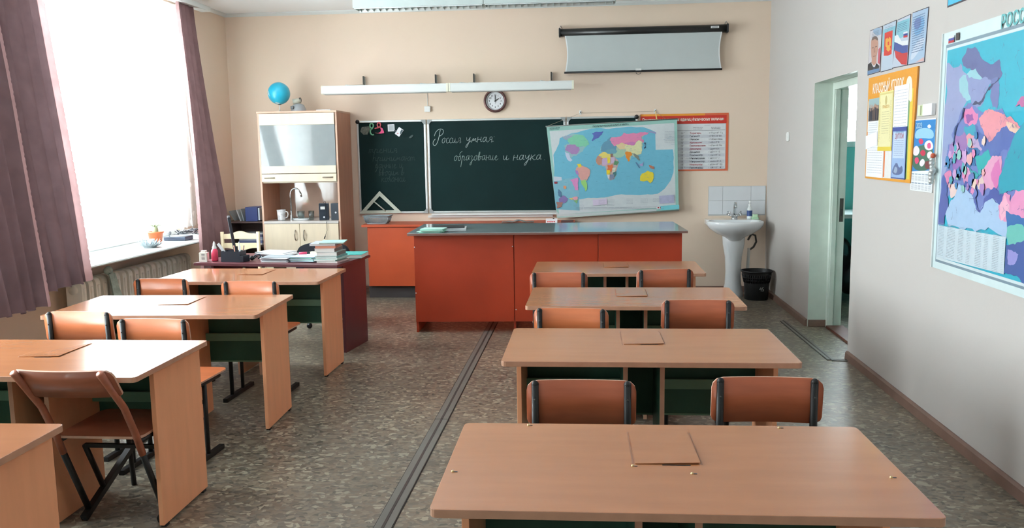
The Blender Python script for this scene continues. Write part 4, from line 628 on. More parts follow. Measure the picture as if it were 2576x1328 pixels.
# chalk writing
GL = {'о': (.86, [[(.5, .98), (.15, .8), (.02, .4), (.22, .02), (.55, .12), (.68, .6), (.48, .97), (.7, .8), (.9, .82)]]),
 'с': (.72, [[(.62, .82), (.4, 1), (.1, .72), (.1, .22), (.38, 0), (.75, .2)]]),
 'и': (.95, [[(0, .9), (.08, .2), (.28, .02), (.5, .4), (.56, .95)], [(.56, .95), (.54, .2), (.7, .0), (.98, .3)]]),
 'я': (.92, [[(0, .02), (.2, .15), (.38, .5)], [(.72, .0), (.72, .96), (.4, .96), (.26, .7), (.44, .5), (.72, .5)], [(.72, .0), (.92, .2)]]),
 'у': (.9, [[(0, .9), (.1, .4), (.34, .28), (.6, .9)], [(.62, .95), (.5, -.2), (.25, -.95), (.02, -.75), (.4, -.1), (.9, .35)]]),
 'м': (1.05, [[(0, .1), (.1, .02), (.34, .95), (.42, .1), (.72, .95), (.8, .12), (1.05, .25)]]),
 'н': (.9, [[(.05, .95), (.05, 0)], [(.05, .42), (.3, .6), (.58, .5)], [(.62, .95), (.6, .12), (.88, .2)]]),
 'а': (.95, [[(.62, .85), (.28, .98), (.04, .5), (.22, .02), (.56, .3), (.64, .9)], [(.66, .95), (.64, .15), (.92, .2)]]),
 'б': (.85, [[(.5, .92), (.1, .7), (.1, .12), (.45, .0), (.66, .5), (.4, .92), (.22, 1.35), (.75, 1.75)]]),
 'р': (.9, [[(.1, .95), (.02, -1.1)], [(.05, .5), (.32, .98), (.6, .65), (.42, .05), (.88, .2)]]),
 'з': (.8, [[(.05, .8), (.36, .98), (.44, .62), (.2, .5), (.5, .25), (.36, -.75), (.05, -.8), (.2, -.3), (.78, .3)]]),
 'в': (.85, [[(.1, .1), (.12, 1.5), (.36, 1.6), (.22, .75), (.1, .1), (.45, .05), (.58, .5), (.3, .75), (.82, .72)]]),
 'е': (.8, [[(.1, .35), (.52, .65), (.34, .97), (.08, .6), (.15, .1), (.48, .0), (.8, .3)]]),
 'к': (.85, [[(.05, .95), (.05, 0)], [(.6, .95), (.1, .45), (.38, .32), (.6, .0), (.85, .2)]]),
 'Р': (1.2, [[(.62, 2.3), (.58, .6), (.3, -.35), (-.15, -.3), (-.3, .3), (0, .75)], [(-.2, 1.3), (-.12, 1.95), (.4, 2.5), (1.1, 2.4), (1.25, 1.8), (.9, 1.35), (.62, 1.25)]]),
 ':': (.4, [[(.1, .15), (.14, .18)], [(.1, .95), (.14, .98)]]), '.': (.3, [[(.1, .02), (.14, .05)]]), ' ': (.7, []),
 'т': (1.0, [[(.0, .9), (.0, .0)], [(.0, .7), (.3, .95), (.35, .1)], [(.35, .7), (.65, .95), (.7, .1), (.95, .2)]]), 'п': (.9, [[(.0, .9), (.02, 0)], [(.02, .6), (.4, .95), (.5, .1), (.85, .2)]]), 'д': (.9, [[(.6, .85), (.25, .95), (.04, .5), (.25, .05), (.6, .4), (.64, .9), (.5, -.7), (.2, -.8), (.85, .3)]]), 'л': (.8, [[(.0, .1), (.15, .05), (.4, .95), (.5, .1), (.8, .2)]])}
def script(pr, txt, x0, x1, z, xh, w, col, slant=.18):
    tot = sum(GL[c][0] for c in txt); k = (x1-x0)/(tot*xh); x = x0
    for c in txt:
        adv, st = GL[c]
        for pts in st:
            q = smoothpts(pts, 2, False); pr.line([(x+(p[0]+slant*p[1])*xh*k, z+p[1]*xh) for p in q], w, col, 1)
        x += adv*xh*k
pr = Print(.0003); cc = (196, 212, 208); z0 = -.888
script(pr, 'Р', -1.70, -1.62, 1.655+z0, .064, .0052, cc); script(pr, 'оссия', -1.620, -1.405, 1.655+z0, .062, .0052, cc)
script(pr, 'умная:', -1.350, -1.03, 1.660+z0, .060, .0052, cc); script(pr, 'образование', -1.49, -1.00, 1.462+z0, .060, .0045, (176, 200, 192))
script(pr, 'и', -.945, -.885, 1.462+z0, .055, .0045, cc); script(pr, 'наука', -.835, -.52, 1.458+z0, .062, .0048, cc); script(pr, '.', -.50, -.47, 1.458+z0, .06, .004, cc)
GL['ю'] = (1.0, [[(.05, .95), (.05, 0)], [(.05, .5), (.35, .5)], [(.7, .95), (.38, .6), (.45, .05), (.8, .1), (.95, .6), (.7, .95)]]); GL['ы'] = (1.0, [[(.05, .95), (.05, .05), (.4, .1), (.4, .45), (.05, .5)], [(.7, .95), (.72, .0)]])
fc = (42, 70, 66)
for tx, a, e, zz in (('трения', -2.44, -2.12, 1.56), ('принимают', -2.40, -1.92, 1.47), ('данные и', -2.38, -2.06, 1.39), ('вводим в', -2.34, -2.05, 1.31), ('колонки', -2.31, -2.04, 1.24)):
    script(pr, tx, a, e, zz+z0, .05, .0035, fc)
o = pr.build('chalk_writing', t, M('chalk', (190, 205, 200), .9)); o.location = (0, -.0165, 0)
o.data.materials[0] = ink
# ------------------------------------------------------------------ things on the chalkboard
YB = D-.002-.0165
def flat(name, pts, x, z, mat, label, cat, th=.003, y=YB, rot=0., group=None):
    o = MB().prism(pts, -th, 0, mat, 'y').build(name); o.location = (x, y-.0008, z); o.rotation_euler = (0, rot, 0); return tag(o, label, cat, group)
def ring8(cut=False):
    pass
def tubeflat(name, paths, x, z, col, label, cat, w=.009):
    b = MB()
    for p, cl in paths: b.tube([(a, 0, c) for a, c in p], w, col, 6, closed=cl)
    o = b.build(name); o.location = (x, YB-w-.001-(.008 if name == 'pink_eight' else 0), z); return tag(o, label, cat)
g8 = M('green_felt', (112, 180, 142), .7); p8 = M('pink_plastic', (214, 62, 118), .5); r8 = M('dusty_red_plastic', (190, 84, 92), .5)
def circ(cx, cz, rx, rz, n=16, a0=0, a1=2*PI): return [(cx+rx*math.cos(a0+(a1-a0)*i/n), cz+rz*math.sin(a0+(a1-a0)*i/n)) for i in range(n+(0 if a1-a0 > 6.2 else 1))]
tubeflat('green_eight', [(circ(0, .03, .020, .026), True), (circ(.01, -.035, .027, .034, 14, .9*PI/2, 1.65*PI), False)], -2.395, 1.83, g8, 'green figure eight cut-out at the top left of the chalkboard', 'decoration')
t = tubeflat('pink_eight', [(circ(0, .032, .018, .026), True)], -2.31, 1.835, r8, 'red and pink figure eight cut-out beside the green one', 'decoration')
b = MB(); b.prism([(.012, .008), (.038, -.004), (.056, -.05), (.05, -.058), (.02, -.062), (-.02, -.062), (-.01, -.052), (.012, -.045), (.022, -.025), (.016, -.008)], -.004, 0, p8, 'y'); b.tube([(.012, 0, .006), (-.02, 0, 0), (-.05, 0, -.006)], .007, r8, 6); b.tube([(-.045, 0, -.052), (-.02, 0, -.058), (.0, 0, -.055)], .006, M('brown_ribbon', (96, 62, 58), .6), 6); b.build('ribbon', t)
b = MB(); b.prism([(0, 0), (.075, .002), (.073, .078), (-.002, .076)], -.002, 0, paper, 'y'); o = b.build('note'); o.location = (-2.215, YB-.001, 1.795); tag(o, 'square white note held by a magnet on the left chalkboard wing', 'note')
b = MB(); b.prism([(.008, .008), (.066, .009), (.065, .07), (.006, .069)], -.0004, 0, M('pale_grey_print', (176, 184, 190), .6), 'y'); q = b.build('print', o); q.location = (0, -.0022, 0)
flat('playing_card', rr(-.028, -.045, .033, .045, .006, 3), -2.092, 1.79, paper, 'tilted white playing card with a red heart on the left chalkboard wing', 'playing card', .002, YB-.003, rot=.62)
k = C.objects['playing_card']; pr = Print(.0002); pr.poly([(.0, -.030), (.007, -.022), (.006, -.017), (.002, -.017), (0, -.020), (-.002, -.017), (-.006, -.017), (-.007, -.022)], (205, 60, 84)); pr.poly([(.01, .040), (.031, .038), (.031, -.018), (.020, -.008), (.012, .01)], (64, 86, 92)); pr.build('print', k, loc=(0, -.0022, 0))
flat('magnet', circ(0, 0, .013, .011), -2.132, 1.80, M('navy_plastic', (44, 50, 66), .4), 'small dark magnet between the note and the playing card', 'magnet', .008, YB-.006)
flat('magnet', circ(0, 0, .026, .012), -1.955, 1.735, M('dark_green_magnet', (36, 62, 62), .5), 'dark oval magnet alone on the left chalkboard wing', 'magnet', .008, rot=-.6)
flat('photo_card', [(-.05, -.02), (-.03, .03), (.055, .035), (.06, .0), (.03, -.055), (-.015, -.055)], -2.478, 1.82, M('grey_green_card', (106, 110, 100), .6, var=.5, scale=60), 'crumpled grey card at the top left corner of the chalkboard', 'card')
# set square leaning in front of the board on the basket
t = tag(MB().prism([(-.248, 0), (.243, .008), (-.008, .253)], 0, .006, M('grey_white_plastic', (196, 204, 190), .4), 'y').build('set_square_blank'), 'x', 'x')
bpy.data.objects.remove(t)
t = thing('set_square', 'large white wooden set square leaning on the bottom left of the chalkboard', 'set square', (-2.322, YB-.018, .888))
sqm = M('grey_white_plastic', (196, 204, 190), .4)
A, B_, Cc = (-.248, 0), (.243, .006), (-.008, .253); ia, ib, ic = (-.165, .036), (.157, .040), (-.008, .198)
for nme, q in (('bottom_bar', (A, B_, ib, ia)), ('right_bar', (B_, Cc, ic, ib)), ('left_bar', (Cc, A, ia, ic))):
    MB().prism([tuple(p) for p in q], -.003, .003, sqm, 'y').build(nme, t)
MB().tube([(-.072, -.006, .135), (.055, -.006, .028)], .0075, sqm, 8).sphere(.008, (-.072, -.006, .135), sqm, 8, 5).build('handle', t)
# grey basket on the cupboard
t = thing('plastic_basket', 'grey plastic basket standing on the orange cupboard below the set square', 'basket', (-2.29, 9.07, .8006)); t.scale = (.95, .9, .68)
bk = M('grey_basket_plastic', (136, 146, 150), .5, var=.08, scale=40)
def fr(z): k = z/.125; return (.115+.035*k, .075+.02*k)
b = MB()
for z0_, z1_ in ((0, .022), (.10, .125)):
    a0 = fr(z0_); a1 = fr(z1_); vs = []
    for (ax, ay), z in ((a0, z0_), (a1, z1_)):
        for p in rr(-ax, -ay, ax, ay, .02, 4): vs.append((p[0], p[1], z))
    n = len(vs)//2; b.mesh(vs, [(i, (i+1) % n, n+(i+1) % n, n+i) for i in range(n)], bk, True)
b.mesh([(p[0], p[1], .002) for p in rr(-.113, -.073, .113, .073, .02, 4)], [tuple(range(20))], bk)
b.build('body', t)
b = MB(); a0 = fr(.022); a1 = fr(.10)
for k_ in range(26):
    u = -1+2*k_/25
    for sy in (-1, 1): b.tube([(u*a0[0], sy*a0[1], .02), (u*a1[0], sy*a1[1], .102)], .0022, bk, 4)
for k_ in range(14):
    u = -1+2*k_/13
    for sx in (-1, 1): b.tube([(sx*a0[0], u*a0[1], .02), (sx*a1[0], u*a1[1], .102)], .0022, bk, 4)
for zz in (.04, .06, .08):
    q = fr(zz); b.tube([(p[0], p[1], zz) for p in rr(-q[0], -q[1], q[0], q[1], .02, 4)], .0022, bk, 4, closed=True)
o = b.build('lattice', t); o['kind'] = 'stuff'
b = MB(); b.tube([(p[0], p[1], .128) for p in rr(-.155, -.098, .155, .098, .02, 5)], .006, bk, 8, closed=True); b.build('rim', t)
# cloth and box behind the demonstration desk
b = MB(); nx, ny = 22, 9; vs = []
for i in range(nx):
    for j in range(ny):
        u = i/(nx-1); v = j/(ny-1); hgt = .004+.028*math.exp(-((u-.55)/.16)**2)*(.6+.4*math.sin(v*6))+.008*abs(math.sin(u*9+v*3)); vs.append((u*.34, v*.12+.02*math.sin(u*6), max(.002, hgt)))
b.mesh(vs, [(i*ny+j, (i+1)*ny+j, (i+1)*ny+j+1, i*ny+j+1) for i in range(nx-1) for j in range(ny-1)], M('grey_rag', (122, 120, 118), .95, var=.12, scale=30), True)
o = b.build('cleaning_rag'); o.location = (-.93, 8.98, .8008); s_ = o.modifiers.new('thickness', 'SOLIDIFY'); s_.thickness = .003; s_.offset = 1; tag(o, 'crumpled grey cleaning rag on the orange cupboard', 'rag')
t = thing('chalk_box', 'small open white and red chalk box on the orange cupboard', 'box', (-.40, 9.02, .8006))
b = MB(); b.box((-.06, -.035, 0), (.06, -.033, .042), paper); b.box((-.06, .033, 0), (.06, .035, .042), paper); b.box((-.06, -.033, 0), (-.058, .033, .042), paper); b.box((.058, -.033, 0), (.06, .033, .042), paper); b.box((-.058, -.033, 0), (.058, .033, .002), paper); b.build('tray', t)
pr = Print(); 
for k_ in range(4): pr.poly(circ(-.038+.022*k_, .014, .009, .008, 10), (200, 60, 60), 1)
pr.build('print', t, loc=(0, -.0352, 0)); MB().tube([(-.04, 0, .008), (.03, .01, .035)], .006, M('chalk_stick', (220, 200, 190), .9), 8).sphere(.009, (.02, .01, .04), black, 8, 5).build('chalk', t)
tag(MB().box((-.30, 9.0, .801), (-.17, 9.07, .822), M('dark_brown_wood', (86, 56, 52), .6), .003).build('board_eraser'), 'dark brown board eraser at the right end of the orange cupboard', 'eraser')
# ------------------------------------------------------------------ papers on the demonstration desk
def sheets(x, y, z, w, d, n, cols, label, cat, rz=0., dz=.004, jit=.02, name='paper_pile', part='sheet', seed=0):
    rnd = random.Random(seed); t = thing(name, label, cat, (x, y, z), rz); zz = .0004
    for i in range(n):
        h = dz*rnd.uniform(.7, 1.3); m = cols[i % len(cols)]; a = rnd.uniform(-.12, .12); ox, oy = rnd.uniform(-jit, jit), rnd.uniform(-jit, jit)
        T = Matrix.Translation((ox, oy, zz)) @ Matrix.Rotation(a, 4, 'Z'); MB().box((-w/2, -d/2, 0), (w/2, d/2, h), m, min(.0015, h*.3), T).build(part, t); zz += h+.0003
    return t
mint = M('mint_cover', (128, 196, 172), .5); mint2 = M('pale_mint_cover', (176, 214, 204), .5); bluegrey = M('blue_grey_cover', (132, 152, 168), .5); pblue = M('pale_blue_cover', (190, 208, 222), .5)
pw2 = M('off_white_paper', (222, 224, 226), .6); yel = M('pale_yellow_paper', (222, 224, 176), .6)
sheets(-1.345, 7.20, .8806, .20, .17, 6, [mint, mint2, mint, mint2], 'pile of mint green exercise books on the left end of the demonstration desk', 'exercise books', .03, .005, seed=3, part='exercise_book')
sheets(-1.245, 7.52, .8806, .28, .20, 2, [pw2, M('black_folder', (40, 42, 46), .5), paper], 'open white paper pad behind the mint exercise books', 'paper', .05, .010, .01, seed=5)
# ------------------------------------------------------------------ board lamps, clock, socket, screen, ceiling lamps
def board_lamp(x0, x1, label, bx):
    t = thing('board_lamp', label, 'lamp', (x0, 8.93, 2.183)); L = x1-x0
    pf = [(0, 0), (.075, .0), (.075, .02), (.05, .078), (.0, .086), (-.006, .07), (-.006, .008)]
    MB().prism([(p[0], p[1]) for p in pf], .02, L-.02, white, 'x').build('housing', t)
    for a in (0, L-.02): MB().prism([(p[0]*1.06-.001, p[1]*1.04-.001) for p in pf], a, a+.0195, M('cream_end_cap', (222, 222, 204), .5), 'x').build('end_cap', t)
    MB().box((.03, .004, -.006), (L-.03, .07, -.0005), M('dim_lamp_diffuser', (150, 150, 146), .5)).build('diffuser', t)
    for x in bx:
        b = MB(); X = x-x0; yw = D-8.93-.001; b.box((X-.012, yw-.02, .05), (X+.006, yw, .21), white); b.box((X-.012, yw-.05, .055), (X+.0, yw-.02, .215), steelgrey); b.tube([(X-.10, .05, .088), (X-.01, yw-.03, .10)], .012, white, 6); b.tube([(X-.01, .06, .085), (X-.01, yw-.02, .12)], .009, white, 6)
        b.build('wall_bracket', t)
board_lamp(-2.815, -1.462, 'left long white chalkboard lamp on wall brackets', (-2.46, -1.66))
board_lamp(-1.458, -.157, 'right long white chalkboard lamp on wall brackets above the clock', (-1.24, -.40))
b = MB(); b.box((-1.80, D-.032, 2.000), (-1.735, D-.001, 2.062), plastic_w, .006); b.tube([(-1.768, D-.006, 2.06), (-1.768, D-.006, 2.20)], .003, plastic_w, 6); tag(b.build('junction_box'), 'small white junction box with a cable below the left board lamp', 'junction box')
# clock
t = thing('wall_clock', 'round wall clock with a brown rim above the chalkboard', 'clock', (-1.019, D-.001, 2.104))
R90 = Matrix.Rotation(PI/2, 4, 'X'); rim = M('brown_chrome_rim', (104, 72, 72), .25, .35, var=.15)
MB().lathe([(.118, 0), (.126, .02), (.122, .034), (.110, .04), (.102, .034), (.100, .014)], rim, 40, R90).build('rim', t)
MB().lathe([(.0999, .02), (.096, .028), (.090, .02)], M('silver_ring', (204, 206, 210), .3, .5), 40, R90).build('inner_ring', t)
MB().lathe([(.0001, .012), (.0989, .012)], paper, 40, R90).build('dial', t)
pr = Print()
for n_ in range(1, 13):
    a = PI/2-n_*PI/6; pr.text(str(n_), .064*math.cos(a), .064*math.sin(a)-.009, .026, (40, 40, 44), align='CENTER', bold=.02)
for n_ in range(60):
    a = n_*PI/30; pr.line([(.081*math.cos(a), .081*math.sin(a)), (.084*math.cos(a), .084*math.sin(a))], .0015, (90, 90, 96), 1)
pr.build('numerals', t, loc=(0, -.0125, 0))
MB().box((-.003, -.0175, -.012), (.003, -.016, .058), black).build('minute_hand', t)
o = MB().box((-.004, -.0195, -.01), (.004, -.018, .048), black).build('hour_hand', t); o.rotation_euler = (0, PI/3-.05, 0)
MB().lathe([(.0001, .023), (.006, .022), (.006, .012)], black, 12, R90).box((-.0008, -.021, -.035), (.0008, -.020, .01), black).build('hub', t)
# projector screen
t = thing('projection_screen', 'partly lowered projection screen with a black case high on the front wall', 'screen', (.565, 9.325, 2.80))
MB().tube([(-.865, 0, 0), (.865, 0, 0)], .042, M('black_screen_case', (26, 28, 28), .35), 16).build('case', t)
for s in (-1, 1):
    MB().box((s*.865, -.045, -.045), (s*.885, .045, .045), black, .006).build('case_end', t)
    MB().tube([(s*.85, -.0, .043), (s*.865, 0, .075), (s*.88, 0, .043)], .004, chrome, 6).tube([(s*.862, .0, .07), (s*.862, .055, .065)], .004, steelgrey, 6).build('hanging_loop', t)
b = MB(); N = 22; vs = []
for j in range(N+1):
    v = j/N; ind = .022*math.sin(PI*v)
    hw = .822-.002*v-ind
    for u in (-1, -.985, .985, 1): vs.append((u*hw, -.02+.004*math.sin(PI*v), -.035-.375*v))
fab = M('grey_white_screen_fabric', (184, 192, 192), .7, var=.015)
b.mesh(vs, [(j*4+1, j*4+2, (j+1)*4+2, (j+1)*4+1) for j in range(N)], fab, True); b.mesh(vs, [(j*4, j*4+1, (j+1)*4+1, (j+1)*4) for j in range(N)]+[(j*4+2, j*4+3, (j+1)*4+3, (j+1)*4+2) for j in range(N)], M('screen_margin', (222, 226, 228), .6), True); b.build('screen_fabric', t)
MB().tube([(-.830, -.02, -.418), (.826, -.02, -.418)], .011, black, 10).build('bottom_bar', t)
MB().box((-.075, -.034, -.412), (-.015, -.0315, -.392), plastic_w).tube([(-.072, -.034, -.42), (-.068, -.034, -.445), (-.045, -.034, -.455), (-.022, -.034, -.445), (-.018, -.034, -.42)], .0025, steelgrey, 6).build('pull_handle', t)
pr = Print(); pr.rect(.70, -.0, .785, .022, (220, 222, 222)); pr.line([(.715, .011), (.77, .011)], .007, (90, 92, 92)); pr.build('label', t, loc=(0, -.0435, 0))
# ceiling lamps with louvres
def ceiling_lamp(x0, x1, label):
    t = thing('ceiling_lamp', label, 'ceiling lamp', (x0, 8.30, 2.940), 0, 'louvred ceiling lamps over the front'); L = x1-x0; lm = M('lamp_white_enamel', (186, 198, 196), .4)
    b = MB(); b.box((0, 0, .012), (L, .004, .169), lm); b.box((0, .216, .012), (L, .22, .169), lm); b.box((0, .004, .06), (L, .216, .169), lm); b.box((0, .004, .012), (.004, .216, .06), lm); b.box((L-.004, .004, .012), (L, .216, .06), lm); b.build('body', t)
    blade = None; n = 20
    for k_ in range(n):
        x = .03+(L-.06)*k_/(n-1)
        if blade is None: blade = MB().prism([(0.006, .050), (0.006, 0.004), (.10, .022), (.11, .022), (.214, .004), (.214, .050)], -.001, .001, lm, 'x').build('louvre_blade', t); q = blade
        else: q = blade.copy(); C.objects.link(q); q.parent = t
        q.location = (x, 0, 0)
    MB().prism([(.006, .0), (.012, .03), (.006, .05)], .01, L-.01, alu, 'x').prism([(.214, .0), (.208, .03), (.214, .05)], .01, L-.01, alu, 'x').build('reflector', t)
    for y in (.06, .16): MB().tube([(.03, y, .045), (L-.03, y, .045)], .013, plastic_w, 10).build('tube', t)
    MB().box((.04, -.0008, .095), (.055, -.0001, .102), black).box((.065, -.0008, .095), (.08, -.0001, .102), black).build('vent_slot', t)
ceiling_lamp(-2.27, -1.002, 'left louvred fluorescent ceiling lamp over the front of the room')
ceiling_lamp(-.998, .255, 'right louvred fluorescent ceiling lamp over the front of the room')
# ------------------------------------------------------------------ political world map hanging over the board
# sheet corners (x, z) relative to (.25, 1.36), in a plane just in front of the chalkboard frame
WM = (.25, 1.36)
t = thing('world_map', 'political world map on a string, hanging askew over the right of the chalkboard', 'map', (WM[0], 9.30, WM[1]))
def artprint(key, parent, loc, mat, extra=None, step=.00012):
    pr = Print(step)
    for col, sm, pts in ART[key]:
        n_ = pr.n; cx_ = sum(p[0] for p in pts)/len(pts); cz_ = sum(p[1] for p in pts)/len(pts)
        q = [(cx_+(p[0]-cx_)*1.08, cz_+(p[1]-cz_)*1.08) for p in pts] if len(pts) < 30 and n_ > 6 else pts
        if n_ > 2 and (sm or len(pts) > 4): q = rough(q, .05 if n_ == 3 else .13, 3, n_)
        pr.poly(q, col)
    if extra: extra(pr)
    return pr
sheet = ART['world'][0][2]
MB().prism([(p[0]*1.002, p[1]*1.002) for p in sheet[::-1]], .0005, .003, M('map_sheet', (178, 206, 200), .4), 'y').build('sheet', t)
pr = artprint('world', t, None, None)
pr.text('ПОЛИТИЧЕСКАЯ КАРТА МИРА', -.213, .438, .026, (40, 70, 80), width=.382, rot=.055, bold=.015)
pr.text('ГЕОГРАФИЯ', -.686, .430, .017, (30, 60, 70), width=.118, rot=.045, bold=.01); pr.text('учебное пособие', -.684, .416, .013, (30, 60, 70), width=.11, rot=.045)
for (x0, x1, z0_, z1_, n_) in ((.55, .66, .27, .38, 10), (-.42, -.38, -.41, -.33, 7), (-.35, -.31, -.41, -.33, 7), (-.15, -.08, -.40, -.34, 6), (-.06, .02, -.40, -.34, 5), (.15, .22, -.38, -.33, 5), (.30, .38, -.37, -.33, 4), (.43, .52, -.36, -.33, 4), (-.40, .55, -.435, -.42, 2), (.57, .60, -.35, -.30, 6), (.63, .67, -.35, -.30, 6)):
    pr.lines(x0, x1, z0_, z1_, n_, (128, 140, 158), .0025)
rnd = random.Random(5)
for k_ in range(90):
    x = rnd.uniform(-.55, .62); z = rnd.uniform(-.24, .33); l = rnd.uniform(.01, .035); pr.line([(x, z), (x+l, z+rnd.uniform(-.002, .004))], .0018, (84, 140, 168), 70)
pr.build('print', t, ink_gloss, (0, -.0002, 0))
p0, p1, p2, p3 = sheet
MB().tube([(p0[0]-.01, .002, p0[1]+.004), (p1[0]+.008, .002, p1[1]+.004)], .007, M('map_hanging_rod', (110, 116, 112), .5), 8).build('top_rod', t)
MB().tube([(p3[0]+.01, .002, p3[1]-.004), (p2[0]+.002, .002, p2[1]-.004)], .007, M('map_bottom_rod', (150, 158, 150), .5), 8).build('bottom_rod', t)
st = M('string', (150, 140, 120), .8)
MB().tube([(p0[0], .002, p0[1]+.006), (-.346, .045, .594), (.454, .045, .600), (p1[0]-.12, .004, p1[1]+.006)], .0014, st, 5).build('string', t)
MB().prism([(.45, .600), (.458, .600), (.476, .505), (.462, .505)], .030, .032, M('yellow_ribbon', (226, 200, 130), .6), 'y').build('ribbon', t)
for x in (-.096, .704):
    o = MB().tube([(0, 0, 0), (0, -.035, 0), (0, -.04, .012)], .0035, steelgrey, 6).box((-.012, -.006, -.02), (.012, 0, .024), plastic_w, .003).build('wall_hook'); o.location = (x, D-.001, 1.96); tag(o, 'left white wall hook holding the world map string' if x < 0 else 'right white wall hook holding the world map string', 'hook')
# ------------------------------------------------------------------ orange physics table poster
t = thing('physics_poster', 'orange framed poster table of physical unit prefixes right of the chalkboard', 'poster', (.548, D-.001, 1.319))
PWd, PH = .932, .612
MB().box((0, -.004, 0), (PWd, 0, PH), M('poster_board', (214, 96, 60), .5)).build('board', t)
pr = Print(); pr.rect(.002, .002, PWd-.002, PH-.002, (216, 104, 66)); pr.rect(.002, PH-.03, PWd-.25, PH-.002, (232, 156, 50)); pr.rect(.0, .505, PWd-.02, .590, (204, 50, 36)); pr.rect(.02, .020, PWd-.025, .503, (150, 154, 162)); pr.rect(.022, .024, PWd-.029, .500, (222, 226, 228))
pr.text('Приставки и множители единиц физических величин', .02, .535, .046, (246, 240, 226), width=.86, bold=.02)
names = ['Терагерц', 'Гигаватт', 'Мегаом', 'Киловольт', 'Гектопаскаль', 'Декалитр', 'Децибел', 'Сантиметр', 'Миллиграмм', 'Микроампер', 'Нанокулон', 'Пикофарад']
vals = [('1 ТГц=10', '12', 'Гц'), ('1 ГВт=10', '9', 'Вт'), ('1 МОм=10', '6', 'Ом'), ('1 кВ=10', '3', 'В'), ('1 гПа=10', '2', 'Па'), ('1 дал=10', '', 'л'), ('1 дБ=10', '-1', 'Б'), ('1 см=10', '-2', 'м'), ('1 мг=10', '-3', 'г'), ('1 мкА=10', '-6', 'А'), ('1 нКл=10', '-9', 'Кл'), ('1 пФ=10', '-12', 'Ф')]
ex = ['12', '9', '6', '3', '2', '', '-1', '-2', '-3', '-6', '-9', '-12']
pr.n += 1; L_ = pr.n
for i in range(12):
    z = .395-.0335*i
    if i % 2: pr.rect(.03, z-.009, PWd-.035, z+.024, (206, 210, 216), L_)
pr.line([(.03, .432), (PWd-.035, .432)], .003, (90, 90, 96))
pr.lines(.56, .66, .447, .462, 2, (110, 110, 120), .006); pr.lines(.75, .85, .447, .462, 2, (110, 110, 120), .006); pr.lines(.68, .74, .482, .486, 1, (140, 140, 150), .005)
for i, (nm, v) in enumerate(zip(names, vals)):
    z = .395-.0335*i; c = (176, 60, 76) if i in (0, 3, 4, 5, 10) else (70, 70, 84)
    pr.text(nm, .525, z, .026, c, bold=.012); pr.text(v[0], .725, z, .024, (90, 90, 100)); pr.text(v[1], .725+.012*len(v[0]), z+.010, .014, (90, 90, 100)); pr.text(v[2], .725+.012*len(v[0])+.010*len(v[1])+.004, z, .024, (90, 90, 100))
    pr.text('10', .43, z, .026, (96, 96, 108)); pr.text(ex[i], .458, z+.011, .014, (96, 96, 108))
pr.build('print', t, ink, (0, -.0042, 0))
# ------------------------------------------------------------------ right wall: posters, board, calendar, map of the country
RW = -PI/2
def wall_thing(name, label, cat, y, z, off=.001, group=None):
    return thing(name, label, cat, (XR-off, y, z), RW, group)
AP = ART['posters']
for (i0, i1), lab in (((0, 14), 'portrait poster of a man in a dark suit, first of the four narrow posters'), ((14, 19), 'narrow poster with a golden eagle emblem on a red shield'), ((19, 27), 'narrow poster with a waving white, blue and red flag'), ((27, 32), 'narrow pale blue text poster, nearest of the four narrow posters')):
    sh = AP[i0][2]; cx = sum(p[0] for p in sh)/4; cz = sum(p[1] for p in sh)/4
    t = wall_thing('poster', lab, 'poster', 5.6-cx, 2.2+cz, group='narrow state symbol posters')
    big = [(( p[0]-cx)*1.035, (p[1]-cz)*1.03) for p in sh]
    MB().prism(big[::-1], -.003, 0, M('dark_poster_edge', (70, 64, 72), .5), 'y').build('sheet', t)
    pr = Print()
    for col, sm_, pts in AP[i0:i1]:
        q = [(p[0]-cx, p[1]-cz) for p in pts]; pr.poly(smoothpts(q, 2) if sm_ else q, col)
    if i0 in (0, 14): pr.lines(-.07, .07, .095, .125, 4, (120, 140, 160), .003)
    if i0 == 19: pr.lines(-.08, .08, .07, .11, 5, (90, 120, 150), .003)
    if i0 == 27: pr.lines(-.09, .09, -.08, .12, 16, (84, 112, 150), .0045)
    pr.build('print', t, ink_gloss, (0, -.0032, 0))
# class notice board
OB = [(6.076, 1.339), (5.240, 1.336), (5.204, 2.010), (6.076, 2.012)]
oy, oz = 5.65, 1.338
t = wall_thing('notice_board', 'orange class notice board with white title letters on the right wall', 'notice board', oy, oz)
q = [(oy-a, b-oz) for a, b in OB]
MB().prism(q, -.010, 0, M('notice_board_edge', (196, 132, 60), .5), 'y').build('board', t)
pr = Print(); pr.poly(q, (222, 152, 50)); x0, x1 = q[0][0], q[1][0]
pr.rect(x0+.015, .0+.015, x1-.11, .52, (226, 224, 220)); pr.rect(x0+.36, .02, x0+.385, .27, (222, 120, 60)); pr.rect(x0+.015, .285, x1-.10, .315, (222, 120, 60)); pr.rect(x1-.11, .02, x1-.02, .50, (120, 160, 110)); pr.rect(x1-.06, .02, x1-.012, .55, (226, 196, 70))
pr.poly(smoothpts([(x1-.10, .50), (x1-.03, .46), (x1-.03, .56), (x1-.05, .62), (x1-.11, .63), (x1-.14, .58), (x1-.12, .53), (x1-.15, .48)], 2), (236, 226, 206))
pr.text('КЛАССНЫЙ УГОЛОК', x0+.09, .565, .085, (250, 244, 230), width=.57, shear=.12, bold=.014)
pr.line([(x1-.17, .47), (x1-.13, .53)], .006, (70, 70, 80))
pr.build('print', t, ink, (0, -.0102, 0))
